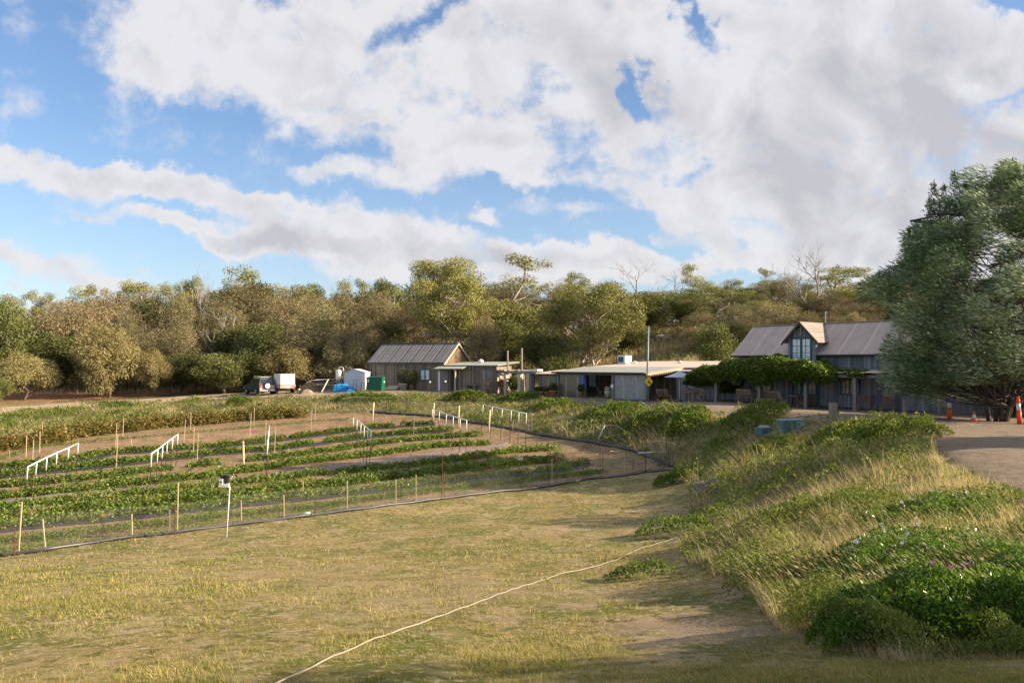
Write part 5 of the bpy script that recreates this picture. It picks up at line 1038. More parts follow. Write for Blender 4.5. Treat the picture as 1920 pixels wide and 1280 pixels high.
# dumpster, tin shed, tarps
def at(px, py, D, rz=0): return Vector((X(px,D), D, h1(X(px,D),D)+.04))
M['green'] = pmat('green_painted_steel', (.012,.12,.065), .45, .2, 6); D=75.3; p=at(705,732,D); t=thing('dumpster','dark green steel dumpster at the left corner of the long shed','dumpster',p,R(-6)); w_=15*D/F; hgt=Z(706.5,D)-p.z
mb=MB(); mb.prism([(-w_*.96,.08),(w_*.94,.08),(w_,hgt-.1),(w_,hgt-.04),(-w_,hgt-.04),(-w_,hgt-.1)],-.6,.6); mb.box(-w_*.5,w_*.5,-.68,-.6,hgt*.55,hgt*.68); mb.box(-w_*.85,-w_*.8,-.64,-.6,.1,hgt*.85); mb.box(w_*.8,w_*.85,-.64,-.6,.1,hgt*.85); mb.build('bin_body', M['green'], t); mb=MB(); mb.slab((-w_-.03,-.64,hgt-.03),(w_+.03,-.64,hgt+.01),(w_+.03,.64,hgt+.08),(-w_-.03,.64,hgt+.04),.05); mb.build('lid', M['green'], t)
mb=MB(); mb.box(-w_*.92,-w_*.68,-.612,-.603,hgt*.62,hgt*.85); mb.build('sticker', M['whitepl'], t)
for s_ in (-1,1): mb=MB(); mb.tube([(s_*w_*.7-.04,-.45,.06),(s_*w_*.7+.04,-.45,.06)],.07,10); mb.build('wheel', M['rubber'], t)
M['tin'] = pmat('pale_blue_white_tin', (.56,.60,.68), .5, .07, 4); D=77.5; p=at(671,730,D); t=thing('tin_shed','small pale blue white tin shed behind the dumpster','shed',p,R(-8)); w_=20.5*D/F; he_=Z(698,D)-p.z; hr_=Z(692,D)-p.z
mb=MB(); mb.prism([(-w_,0),(w_*.95,0),(w_*.95,he_),(-.1,hr_),(-w_,he_-.1)],-.9,.9); 
x=-w_+.1
while x<w_*.9: mb.box(x,x+.02,-.915,-.902,.05,he_-.15); x+=.2
mb.build('wall', M['tin'], t); mb=MB(); mb.slab((-w_-.05,-.97,he_-.08),(-.1,-.97,hr_+.04),(-.1,.97,hr_+.04),(-w_-.05,.97,he_-.08),.03); mb.slab((-.1,-.97,hr_+.041),(w_,-.97,he_+.03),(w_,.97,he_+.03),(-.1,.97,hr_+.041),.03); mb.build('roof', M['tin'], t)
for i,(px,h_) in enumerate(((665,1.0),(680,.75))):
    D=75.6; t=thing('hand_trolley', ('taller' if i==0 else 'shorter')+' thin steel trolley leaning against the tin shed','trolley',at(px,730,D)); mb=MB(); mb.tube([(-.16,0,.1),(-.12,.25,h_*1.1),(.12,.25,h_*1.1),(.16,0,.1)],.022,5); mb.build('frame', M['darkrod'], t); mb=MB(); mb.tube([(-.22,-.02,.12),(-.16,-.02,.12)],.12,10); mb.tube([(.16,-.02,.12),(.22,-.02,.12)],.12,10); mb.build('wheel', M['teakred'], t)
M['tarp'] = pmat('blue_tarpaulin', (.02,.22,.52), .45, .2, 3)
def lump(name, lab, cat, loc, sx_, sy_, sz_, mat, seed, sharp=.3, parent=None, k=14, boxy=.35):
    bm_ = MB(); vs_=[]; rng=random.Random(seed)
    for i in range(k+1):
        for j in range(k+1):
            u_=i/k*2-1; v_=j/k*2-1; r_=max(abs(u_),abs(v_)); h_=sz_*(1-r_**(2/boxy))*(.8+.4*rng.random()*sharp+.3*float(vn(u_*3+seed,v_*3,seed)));  vs_.append((u_*sx_*(1+rng.uniform(-.04,.04)),v_*sy_*(1+rng.uniform(-.04,.04)),h_-.03))
    bm_.add(vs_,[(i*(k+1)+j,(i+1)*(k+1)+j,(i+1)*(k+1)+j+1,i*(k+1)+j+1) for i in range(k) for j in range(k)]); o=bm_.build(name, mat, parent, False); o.location=loc
    if lab: tag(o,lab,cat)
    return o
D=75.8; lump('tarpaulin_stack','box shaped load under a bright blue tarpaulin left of the tin shed','tarpaulin',at(640,731,D),13.5*D/F,.6,.75,M['tarp'],3,.3,boxy=.15); D=75.2; lump('tarpaulin','crumpled blue tarpaulin on the ground in front of the tin shed','tarpaulin',at(659,731,D),8*D/F,.4,.38,M['tarp'],5,1.2,boxy=.8)
D=78; lump('soil_mound','dark soil mound between the trailer and the timber pile','mound',at(583,735,D),1.3,.9,.9,M['soil'],8,.6,boxy=.9); lump('sand_heap','small tan sand heap in front of the dark soil mound','heap',at(577,735,76.5),.55,.5,.45,M['dirt'],9,.4,boxy=1.1)
M['silver'] = pmat('bright_galvanised_steel', (.66,.65,.63), .35, .15, 5, .6)
for i,(px,ty,lab) in enumerate(((637,692,'tall silver tank standing left of the tin shed'),(650,693,'tall grey tank between the silver tank and the tin shed'))):
    D=79.5+i; p=at(px,728,D); hh_=Z(ty,D)-p.z; t=thing('steel_tank',lab,'tank',p); t.rotation_euler=(0,R(-4 if i==0 else 3),0); mb=MB(); mb.lathe([(.32,0),(.32,hh_*.93),(.22,hh_*.98),(.05,hh_)],(0,0,0),14); mb.build('tank_body', M['silver'] if i==0 else B['timber'], t, True); mb=MB(); mb.tube([(0,0,hh_),(.1,0,hh_+.25),(.5,0,hh_+.15),(.55,0,hh_-.4)],.05,6); mb.build('outlet_pipe', M['silver'], t, True)
rng=random.Random(12)
t=thing('timber_pile','untidy pile of grey timber and sheets left of the blue tarpaulin','timber pile',at(612,732,77.5),R(-10))
for k in range(16):
    a=rng.uniform(-.25,.25); z=.06+.065*k; L1=rng.uniform(.8,1.5); x=rng.uniform(-.5,.5); mb=MB(); mb.box(-L1,L1,-.12,.12,0,.05,Matrix.Translation((x,rng.uniform(-.4,.4),z))@Matrix.Rotation(a,4,'Z')@Matrix.Rotation(rng.uniform(-.12,.12),4,'Y')); mb.build('plank', rng.choice([B['timber'],B['palet'],B['dark']]), t)
mb=MB(); mb.slab((-1.4,-.6,1.12),(1.5,-.7,1.3),(1.4,.6,1.25),(-1.3,.7,1.2),.03); mb.build('cover_sheet', M['tin'], t); mb=MB(); mb.tube([(-.1,-.9,0),(.55,-.8,1.25)],.07,4); mb.build('leaning_board', M['pvc'], t)
# trailer
D=78.2; p=at(533,736,D); p.z=Z(737.5,D); t=thing('box_trailer','small trailer with a white box body parked right of the car','trailer',p,R(-50)); 
M['whitebox']=pmat('white_painted_panel',(.72,.73,.78),.5,.05,3); mb=MB(); mb.box(-.95,.75,-.7,.8,.95,1.98); mb.build('box_body',M['whitebox'],t); mb=MB(); mb.box(-1.0,.8,-.76,.86,.55,.94); mb.build('tray',pmat('faded_trailer_tray',(.34,.27,.25),.7,.2,4),t); mb=MB(); mb.box(-1.0,.7,-.2,.2,.4,.54); mb.tube([(-.95,0,.48),(-2.0,0,.45)],.05,6); mb.build('chassis',M['darkrod'],t)
for y_ in (-.82,.92): mb=MB(); mb.tube([(-.1,y_-.09,.32),(-.1,y_+.09,.32)],.32,16); mb.build('wheel',M['rubber'],t)
mb=MB(); mb.box(.801,.815,.5,.78,.62,.75); mb.build('tail_light',M['orange'],t)
mb=MB(); mb.box(.801,.812,-.2,.2,.62,.74); mb.build('number_plate',M['whitepl'],t)
# four wheel drive
D=79.2; p=at(487,738,D); p.z=Z(739.5,D); car=thing('parked_car','dark teal four wheel drive with roof rack and rear spare wheel, parked under the trees','car',p,R(-52)); # local +x = rear
M['carpaint']=pmat('dark_teal_car_paint',(.045,.085,.09),.25,.1,2,.3,.6); M['carsilver']=pmat('silver_lower_paint',(.45,.46,.45),.3,.08,3,.4); M['carglass']=glass_mat('car_glass',(.02,.025,.03),.04); M['chrome']=pmat('silver_wheel',(.5,.5,.5),.3,.1,8,.7); M['tail']=pmat('red_tail_lamp',(.6,.03,.02),.25,.05,8)
W2=.88
mb=MB(); prof=[(2.25,.45),(2.3,.62),(2.27,1.05),(2.2,1.08),(-.75,1.08),(-.95,1.05),(-2.15,.93),(-2.25,.75),(-2.25,.45)]; mb.prism(prof,-W2,W2); body=mb.build('body',M['carpaint'],car)
mb=MB(); mb.add([(2.2,-W2+.03,1.08),(2.2,W2-.03,1.08),(-.8,W2-.03,1.08),(-.8,-W2+.03,1.08),(2.05,-W2+.2,1.70),(2.05,W2-.2,1.70),(-.1,W2-.2,1.70),(-.1,-W2+.2,1.70)],[(4,5,6,7),(0,1,5,4),(2,3,7,6),(1,2,6,5),(3,0,4,7)]); mb.build('cabin',M['carpaint'],car)
def cabq(x0,x1,s):  # side glass panel between x0,x1 on side s
    def yy_(z): return s*((W2-.03)-(z-1.08)/.62*.17+.008)
    def xs(x,z): return x
    z0,z1=1.13,1.60; a=[(x0,yy_(z0),z0),(x1,yy_(z0),z0),(x1-(.0 if x1>0 else 0),yy_(z1),z1),(x0+(.0 if x0>-.4 else .5),yy_(z1),z1)]; return a
for s in (-1,1):
    for x0,x1 in ((-.55,.35),(.42,1.2),(1.27,2.0)): mb=MB(); a=cabq(x0,x1,s); mb.add(a,[(0,1,2,3)]); mb.build('side_window',M['carglass'],car)
mb=MB(); mb.add([(2.185,-.68,1.14),(2.185,.68,1.14),(2.085,.6,1.60),(2.085,-.6,1.60)],[(0,1,2,3)]); rw=mb.build('rear_window',M['carglass'],car); mb=MB(); mb.add([(-.76,-.7,1.12),(-.76,.7,1.12),(-.2,.6,1.64),(-.2,-.6,1.64)],[(0,1,2,3)]); ws=mb.build('windscreen',M['carglass'],car)
for o in (rw,ws): o.location.x += .03 if o is rw else -.03
mb=MB(); mb.box(2.305,2.325,-.84,.84,.5,1.02); tg=mb.build('tailgate',M['carsilver'],car)
mb=MB(); mb.box(2.25,2.42,-.86,.86,.42,.58); mb.build('rear_bumper',M['carsilver'],car); mb=MB(); mb.box(-2.38,-2.22,-.86,.86,.42,.62); mb.build('front_bumper',M['carpaint'],car)
mb=MB(); mb.tube([(2.33,-.1,.95),(2.52,-.1,.95)],.34,22); sp_=mb.build('spare_wheel',M['rubber'],car,False); mb=MB(); mb.tube([(2.521,-.1,.95),(2.54,-.1,.95)],.25,18); mb.build('wheel_cover',M['whitepl'],sp_)
for y_ in (-.78,.78): mb=MB(); mb.box(2.30,2.34,y_-.09,y_+.09,.80,1.12); mb.build('tail_light',M['tail'],car); mb=MB(); mb.box(-2.28,-2.24,y_-.12,y_+.12,.66,.84); mb.build('headlight',M['whitepl'],car)
mb=MB(); mb.box(2.421,2.43,.3,.75,.44,.58); mb.build('number_plate',M['whitepl'],car)
for x_ in (-1.4,1.35):
    for s in (-1,1):
        mb=MB(); mb.tube([(x_,s*(W2-.2),.37),(x_,s*(W2+.03),.37)],.37,20); wh=mb.build('wheel',M['rubber'],car); mb=MB(); mb.tube([(x_,s*(W2+.031),.37),(x_,s*(W2+.045),.37)],.22,16); mb.build('rim',M['chrome'],wh)
mb=MB()
for y_ in (-.55,.55): mb.tube([(-.1,y_,1.82),(1.9,y_,1.82)],.022,5); mb.tube([(-.1,y_,1.95),(1.9,y_,1.95)],.02,5)
for k in range(6): mb.tube([(-.1+.4*k,-.55,1.82),(-.1+.4*k,.55,1.82)],.018,5); [mb.tube([(-.1+.4*k,y_,1.70),(-.1+.4*k,y_,1.95)],.016,4) for y_ in (-.55,.55)]
mb.build('roof_rack',pmat('pale_roof_rack',(.45,.42,.36),.5,.1,8,.4),car)
for s in (-1,1): mb=MB(); mb.box(-.72,-.55,s*W2+(0 if s>0 else -.16),s*W2+(.16 if s>0 else 0),1.08,1.22); mb.build('wing_mirror',M['carpaint'],car)
# small pale hut roof in the wood at the left
D=92; p=Vector((X(362,D),D,Z(690,D))); t=thing('small_hut','small pale roofed hut half hidden by trees left of the car','hut',p,R(-15)); mb=MB(); mb.box(-.9,.9,-.9,.9,-1.5,1.75); mb.build('wall',B['timber'],t); mb=MB(); mb.slab((-1.1,-1.1,1.85),(1.1,-1.1,2.0),(1.1,1.1,2.05),(-1.1,1.1,1.9),.08); mb.build('roof',B['palet'],t)
# ---------------------------------------------------------------- trees
def bark_mat(name, c0, c1, sc=6):
    m = bpy.data.materials.new(name); t = nt(m); tc = N(t, 'ShaderNodeTexCoord'); mp = N(t, 'ShaderNodeMapping'); mp.inputs['Scale'].default_value = (3,3,.6); t.links.new(tc.outputs['Object'], mp.inputs[0])
    n = noise(t, mp.outputs[0], sc, 5, .65); c = ramp(t, n, [(.35,c0),(.65,c1)]); finish(t, c, .9, .2, 0, n, .5, .03); return m
BK = {'euc': bark_mat('smooth_pale_gum_bark', (.24,.19,.15), (.58,.52,.46), 2), 'oak': bark_mat('dark_rough_bark', (.06,.05,.04), (.16,.13,.11)), 'dead': bark_mat('bleached_dead_wood', (.22,.19,.17), (.42,.39,.36), 3), 'will': bark_mat('grey_brown_willow_bark', (.05,.045,.04), (.12,.10,.09))}
TL = {'euc': leaf_mat('gum_leaves', [(0,(0.112,0.128,0.032)),(.4,(0.224,0.232,0.060)),(.8,(0.360,0.344,0.104)),(1,(0.464,0.416,0.176))], .13, .2, .5, .3),
      'oak': leaf_mat('sheoak_needles', [(0,(0.089,0.083,0.042)),(.4,(0.208,0.178,0.093)),(.8,(0.342,0.293,0.161)),(1,(0.461,0.404,0.254))], .13, .3, .8, .1),
      'dark': leaf_mat('dark_green_tree_leaves', [(0,(0.056,0.068,0.024)),(.5,(0.128,0.144,0.044)),(1,(0.240,0.232,0.080))], .13, .25, .6, .2),
      'gold': leaf_mat('golden_tan_needles', [(0,(0.136,0.120,0.048)),(.5,(0.296,0.256,0.112)),(1,(0.448,0.384,0.192))], .13, .15, .8, .1),
      'will': leaf_mat('wind_turned_leaves', [(0,(.04,.085,.037)),(.35,(.095,.165,.07)),(.58,(.20,.285,.16)),(.76,(.37,.46,.38)),(1,(.58,.66,.59))], .4, 0, .5, .35)}
def curve3(a, b, bend, n=4, rng=None):
    a = Vector(a); b = Vector(b); out = []
    for i in range(n+1):
        t_ = i/n; p_ = a.lerp(b, t_); p_ += bend*math.sin(t_*math.pi)
        if rng is not None and 0 < i < n: p_ += Vector(rng.normal(0, (b-a).length*.035, 3))
        out.append(p_)
    return out
def tree(name, kind, h, rad, seed, nclump, nleaf, rc, LL, WW, trunk_r=None, base=.28, flat=.75, bark=None, lean=0, stems=1, cut=None, shape=None, extra=()):
    """tapered trunk(s), limbs reaching each leaf clump, crown of many small leaves; returns the thing's Empty"""
    rng = np.random.default_rng(seed); t = thing(name, None, None, (0,0,0)); mb = MB(); tr = trunk_r or h*.022; bk = BK[bark or ('euc' if kind == 'euc' else 'oak')]
    trunks = []
    for s in range(stems):
        a = rng.uniform(0, math.tau); sp = rad*(.28 if kind != 'will' else .42)*(stems > 1); top = Vector((math.cos(a)*sp*1.6 + lean*h*.5, math.sin(a)*sp*1.6, h*rng.uniform(.72,.86)))
        bo = .26 if kind == 'will' else tr*1.3*(stems>1)
        pts = curve3((math.cos(a)*bo, math.sin(a)*bo, -.4), top, Vector((rng.normal(0,h*.03), rng.normal(0,h*.03), 0)), 6, rng); trunks.append(pts)
        mb.tube(pts, [tr*(1.25 if i == 0 else 1-.8*i/6)*(1 if stems == 1 else .7) for i in range(7)], 8)
    cl = []; zc = h*(base+1)/2; hz = h*(1-base)/2
    for i in range(nclump):
        v = unit(rng.normal(size=(1,3)))[0]; r = rng.uniform(.25,1)**.45
        x, y, z = v[0]*r*(rad-rc*.6), v[1]*r*(rad-rc*.6), zc + v[2]*r*(hz-rc*flat*.6)
        f = 1.0 if shape is None else shape((z-h*base)/(h*(1-base))); x *= f; y *= f; x += lean*z
        cl.append((x, y, z, rc*rng.uniform(.6,1.25)))
    cl += list(extra)
    P, Dn, va, Sd = [], [], [], []
    for (x, y, z, r) in cl:
        tk = trunks[int(rng.integers(len(trunks)))]; zs = np.clip(z - math.hypot(x,y)*rng.uniform(.5,1.0), h*.12, h*.8)
        k = min(range(len(tk)), key=lambda i: abs(tk[i].z-zs)); s0 = tk[k]; e = Vector((x,y,z)); ln = (e-s0).length
        if ln > .3: mb.tube(curve3(s0, e, Vector((0,0,-ln*.10)), 4, rng), [tr*.36*(ln/(rad+.1))**.4, tr*.25, tr*.17, tr*.10, tr*.04], 5, False)
        for _ in range(3):
            e2 = e + Vector(rng.normal(0, r*.65, 3)); mb.tube([e.lerp(s0,.2), e2], [tr*.09, tr*.03], 3, False)
        m = int(nleaf*(r/rc)**2); v = unit(rng.normal(size=(m,3))); q = rng.uniform(0,1,m)**.3; pp = np.array([x,y,z]) + v*q[:,None]*np.array([r,r,r*flat]); P.append(pp)
        tone = rng.uniform(0,.35); va.append(np.clip(tone + rng.uniform(0,.65,m), 0, 1))
        if kind in ('oak','gold'): d = v*.75 + np.array([0,0,-.75]) + rng.normal(size=(m,3))*.4; d[:,2] += .35*(v[:,2] > .3)*1.6
        elif kind == 'will': d = np.array([-.9,.15,.25]) + v*.35 + rng.normal(size=(m,3))*.28
        elif kind == 'euc': d = v*.5 + np.array([0,0,-.35]) + rng.normal(size=(m,3))*.7
        else: d = v*.8 + rng.normal(size=(m,3))*.6
        Dn.append(d); Sd.append(v)
    Sd = np.concatenate(Sd); P = np.concatenate(P); Dn = np.concatenate(Dn); va = np.concatenate(va); k = P[:,2] > .05
    if cut is not None: k &= cut(P)
    P, Dn, va, Sd = P[k], Dn[k], va[k], Sd[k]; n = len(P)
    mb.build('trunk', bk, t, True)
    V_, Q_ = leaves(P, Dn, LL*rng.uniform(.6,1.3,n), WW*rng.uniform(.7,1.3,n), side=Sd, rng=rng, fold=.2, sj=.45); link('crown', nmesh('crown', V_, Q_, va), TL[kind if kind in TL else 'dark'], t)
    return t
def dead_tree(name, h, spread, seed):
    rng = np.random.default_rng(seed); t = thing(name, None, None, (0,0,0)); mb = MB(); br = MB()
    def grow(p, d, ln, r, lev, tgt):
        pts = [p]; q = p.copy(); dd = d.copy()
        for i in range(4):
            dd = (dd + Vector(rng.normal(0,.13,3)) + Vector((0,0,.07))).normalized(); q = q + dd*ln/4; pts.append(q.copy())
        tgt.tube(pts, [r*(1-.13*i) for i in range(5)], 6 if lev < 2 else 4, False)
        if lev < 5:
            for j in range(int(rng.integers(2,4)) if lev else 3):
                a = Vector(rng.normal(0,1,3)); a = (dd*1.0 + a.normalized()*(.75 if lev else spread)).normalized(); a.z = abs(a.z)*.8+.12
                grow(pts[int(rng.integers(2,5))].copy() if lev else pts[-1-j%3].copy(), a, ln*rng.uniform(.6,.85), r*.55, lev+1, br)
    grow(Vector((0,0,-.3)), Vector((0,0,1)), h*.42, h*.02, 0, mb); mb.build('trunk', BK['dead'], t, True); br.build('branches', BK['dead'], t, True); return t
PR = {}
def proto(key, *a, **k): PR.setdefault(key, []).append(tree(*a, **k))
oaksh = lambda s: (np.clip(1.15-abs(s-.38)*1.0, .45, 1.1))
for i in range(5): proto('oak', 'she_oak_tree', 'oak', 8.0, 3.1, 200+i, 35, 500, .95, .23, .037, base=.10, flat=1.1, shape=oaksh)
for i in range(2): proto('gold', 'golden_tree', 'gold', 5.0, 2.3, 220+i, 34, 520, .85, .24, .042, base=.08, flat=1.0, shape=oaksh)
for i in range(4): proto('euc', 'gum_tree', 'euc', 11.0, 3.6, 240+i, 30, 330, .95, .22, .07, base=.38, flat=.62, stems=2)
for i in range(3): proto('dark', 'dark_tree', 'dark', 7.5, 3.0, 260+i, 48, 280, 1.05, .22, .10, base=.12, flat=.85, bark='oak')
for i in range(2): proto('sparse', 'thin_gum_tree', 'euc', 9.0, 2.3, 280+i, 13, 210, .85, .22, .075, base=.55, flat=.6)
PR['dead'] = [dead_tree('dead_tree', 9.0, .8, 300+i) for i in range(3)]
HT = {'oak':8.0,'gold':5.0,'euc':11.0,'dark':7.5,'sparse':9.0,'dead':9.0}; RD = {'oak':3.1,'gold':2.3,'euc':3.6,'dark':3.0,'sparse':2.3,'dead':3.0}
used = {id(p): False for v in PR.values() for p in v}
# key trees: column, top, crown width in photo pixels, depth, kind
K = [(45,662,110,77,'gold'),(200,608,120,80,'gold'),(290,655,64,81,'gold'),(8,560,120,84,'dark'),(130,560,170,92,'oak'),(75,590,110,96,'dark'),(205,545,150,98,'oak'),(240,590,110,88,'oak'),(-8,705,60,72,'dark'),
     (330,545,120,97,'oak'),(340,600,130,86,'oak'),(300,640,90,90,'dark'),(365,655,110,84,'dark'),(420,660,110,82,'dark'),(470,515,160,104,'oak'),(415,560,150,93,'oak'),(450,494,95,108,'sparse'),(495,600,110,86,'dark'),(535,642,100,83.5,'gold'),
     (480,650,80,84,'dark'),(545,545,130,100,'oak'),(610,560,150,93,'oak'),(600,540,110,108,'oak'),(660,535,130,104,'oak'),(640,610,100,86,'oak'),(678,590,90,88,'oak'),(710,545,110,98,'oak'),(725,600,100,92,'dark'),(770,560,120,95,'oak'),(740,630,70,88,'oak'),
     (905,588,86,85,'oak'),(960,560,140,95,'dark'),(945,600,100,90,'dark'),(1010,555,110,100,'euc'),(985,473,125,103,'sparse'),(1045,515,120,108,'euc'),(1015,620,110,86,'dark'),
     (1205,545,120,100,'dark'),(1180,600,100,92,'dark'),(1250,560,130,108,'oak'),(1297,490,55,112,'sparse'),(1245,540,80,116,'euc'),(1340,535,150,98,'euc'),(1395,545,100,94,'euc'),(1358,600,110,86,'dark'),(1320,580,90,92,'oak'),(1450,552,130,84,'oak'),(1500,575,110,82,'oak'),
     (1445,515,110,112,'oak'),(1435,500,45,120,'sparse'),(1500,520,120,118,'euc'),(1590,500,170,100,'euc'),(1640,515,100,104,'euc'),(1550,545,110,96,'oak'),(1605,560,110,86,'oak'),(1560,585,90,80,'oak'),(1600,585,50,78,'gold'),(1660,560,90,88,'dark'),
     (1200,487,120,108,'dead'),(1262,492,80,110,'dead'),(1510,462,120,98,'dead'),(395,500,80,104,'dead'),(120,548,90,100,'dead'),(430,575,110,90,'dead'),(1350,610,80,88,'dead'),(1475,485,60,100,'dead'),
     (1386,572,110,90,'oak'),(150,532,50,112,'sparse'),(235,520,60,114,'sparse'),(345,522,55,112,'sparse'),(520,528,50,112,'sparse'),(640,520,55,116,'sparse'),(740,535,50,112,'sparse'),(60,540,50,110,'sparse'),(1080,505,50,114,'sparse'),(1150,525,60,114,'sparse'),(1375,520,50,114,'sparse'),(1560,495,55,112,'sparse'),(640,510,80,112,'dead'),(210,535,80,108,'dead'),(1310,610,90,84,'oak'),(1085,520,80,112,'sparse'),(360,515,60,112,'sparse'),(180,530,60,110,'sparse'),(265,525,90,112,'sparse'),(305,525,50,114,'sparse'),(575,530,60,112,'sparse'),(680,520,50,114,'sparse'),(15,548,80,104,'euc'),(90,548,70,108,'euc'),
     (-60,600,120,88,'oak'),(-120,580,140,92,'oak'),(1290,545,110,104,'dark'),(1130,560,100,96,'dark')]
rng = random.Random(21)
# the wood behind: filled out row by row
for row, (D, step, tops) in enumerate(((110, 62, 548), (126, 58, 545), (145, 60, 545), (88, 105, 620))):
    px = -260 + rng.uniform(0,40)
    while px < 2250:
        left = np.interp(px, [-300,0,250,450,700,950,1300,1500,1700,2200], [585,572,552,538,542,535,548,530,522,500])
        top = left + (tops-545) + rng.uniform(-20, 34) ; kd = rng.choices(['oak','euc','dark','oak'], [5,2,2,3])[0]
        ok = True
        if D < 100 and (680 < px < 1000 or 1140 < px < 1310 or 960 < px < 1240 or px > 1400): ok = False
        if D < 120 and 1175 < px < 1305 and D < 100: ok = False
        if 1180 < px < 1310 and D < 115: ok = False
        if ok: K.append((px, top, rng.uniform(90,150)*100/D*1.15, D + rng.uniform(-5,5), kd))
        px += step*rng.uniform(.7,1.3)
KN = {'oak':('she_oak_tree','brown drooping she-oak','she-oaks in the wood'),'gold':('golden_tree','golden tan feathery tree','golden trees at the edge of the wood'),'euc':('gum_tree','yellow green gum tree','gum trees in the wood'),'dark':('dark_tree','dark green bushy tree','dark trees in the wood'),'sparse':('thin_gum_tree','thin open gum tree','thin gum trees over the wood'),'dead':('dead_tree','bare dead tree','dead trees in the wood')}
def seg(px):
    for a, s in ((-1e9,'left of the track'),(0,'behind the track'),(340,'behind the car'),(560,'left of the shed'),(700,'behind the shed'),(940,'behind the cafe'),(1230,'behind the umbrella'),(1380,'behind the barn'),(1700,'behind the windblown tree')):
        if px >= a: r = s
    return r
K.sort(key=lambda k: k[0]); cnt = {}
for (px, top, wpx_, D, kd) in K:
    x = X(px, D); z = h1(x, D); h = Z(top, D) - z
    if h < 1.5: continue
    ps = PR[kd]; p = ps[rng.randrange(len(ps))]; layer = 'front' if D < 90 else 'middle' if D < 107 else 'back'; s = seg(px); ck = (kd, layer, s); cnt[ck] = cnt.get(ck, 0) + 1
    wr = wpx_*D/F/2/RD[kd]; sc = (wr, wr, h/HT[kd]*1.03); lab = f"{KN[kd][1]} in the {layer} row {s}, {ordw(cnt[ck])} from the left"
    if not used[id(p)]: used[id(p)] = True; p.location = (x, D, z-.1); p.rotation_euler.z = rng.uniform(0,6.28); p.scale = sc; tag(p, lab, 'tree', KN[kd][2])
    else: dup(p, (x, D, z-.1), rng.uniform(0,6.28), lab, KN[kd][2], sc)
for v in PR.values():
    for p in v:
        if not used[id(p)]:
            for c_ in list(p.children): bpy.data.objects.remove(c_)
            bpy.data.objects.remove(p)
print('trees', len(K))
def put(t, px, D, lab, sink=.1, rz=0):
    x = X(px, D); t.location = (x, D, h1(x, D)-sink); t.rotation_euler.z = rz; tag(t, lab, 'tree'); return t
# the tall gum behind the shed
D = 87; hh = Z(473, D) - h1(X(845,D), D); put(tree('tall_gum_tree', 'euc', hh, 6.1, 401, 88, 520, 1.15, .24, .085, .28, .33, .68, 'euc', stems=2), 848, D, 'tallest yellow green gum tree, with pale limbs, rising behind the long timber shed')
D = 82; hh = Z(524, D) - h1(X(1110,D), D); put(tree('spreading_gum_tree', 'euc', hh, 6.3, 402, 85, 480, 1.15, .24, .085, .26, .22, .8, 'euc', stems=3), 1108, D, 'wide olive gum tree with several pale trunks right behind the cafe roof')
D = 80; put(tree('dark_shrub', 'dark', 4.2, 2.6, 403, 30, 260, .9, .2, .09, base=.05), 1045, D, 'dark green rounded shrub behind the annex and cafe roof')
D = 74; put(tree('dense_dark_shrub', 'dark', 5.0, 2.4, 404, 34, 300, .9, .2, .09, base=.05), 1345, D, 'dense dark green bush left of the barn roof')  # plain dark green leaves, as on the dark trees
# the big windblown tree at the right
D = 36.5; zb_ = h1(X(1872,D),D); hh = Z(298, D) - zb_
def shp(s): return np.interp(s, [0,.12,.3,.5,.7,.85,1], [.85,1.0,1.08,1.05,.92,.74,.45])
def cutw(P): return ((P[:,1] > 1.4) & (P[:,2] > .2)) | (~((P[:,2] < 1.9) & (P[:,0] > -3.4) & (P[:,1] < 1.2)) & (P[:,2] > 1.1))
EXT = [(X(a+14,36.5)-X(1868,36.5), b, c_, .85) for a,b,c_ in ((1680,.5,2.0),(1690,-.6,2.3),(1705,0,1.95),(1712,-1.0,2.2),(1720,-.3,1.9),(1735,-1.4,2.5),(1755,-.8,2.0),(1780,-1.5,2.4),(1800,-.5,2.1),(1820,-1.8,2.7),(1845,-1.5,2.9),(1770,1.5,1.9),(1810,1.8,2.0),(1710,1.0,2.6),(1690,1.2,3.2),(1880,-2.2,3.3),(1920,-2.4,3.2),(1780,2.6,1.6),(1820,3,1.4),(1860,3.2,1.6),(1900,3,1.5),(1940,2.6,1.8),(1800,2.4,2.6),(1850,2.6,2.8),(1900,2.6,2.7),(1830,2.2,2.2),(1880,3.4,2.4),(1790,-1.8,3.0),(1825,-2.2,3.4),(1740,-2.0,3.0))]
bt_ = tree('windblown_tree', 'will', hh, 6.0, 405, 270, 470, .72, .27, .04, .13, .05, .95, 'will', lean=.05, stems=6, shape=shp, cut=cutw, extra=EXT)
put(bt_, 1868, D, 'huge blue green windblown tree with silvery leaves at the right edge, over the traffic cone')
for i, (px_, D_, h_, r_) in enumerate(((1800,46.5,3.0,1.7),(1850,47,3.4,1.9),(1905,42,3.2,1.8),(1960,41,3.4,2.0),(2020,42,3.6,2.0),(1760,47.5,2.6,1.4))):
    put(tree('garden_shrub', 'dark', h_, r_, 420+i, 26, 260, .75, .17, .08, base=.02), px_, D_, f'dark leafy shrub under and behind the windblown tree, {ordw(sorted((1800,1850,1905,1960,2020,1760)).index(px_)+1)} from the left')['group'] = 'shrubs behind the windblown tree'
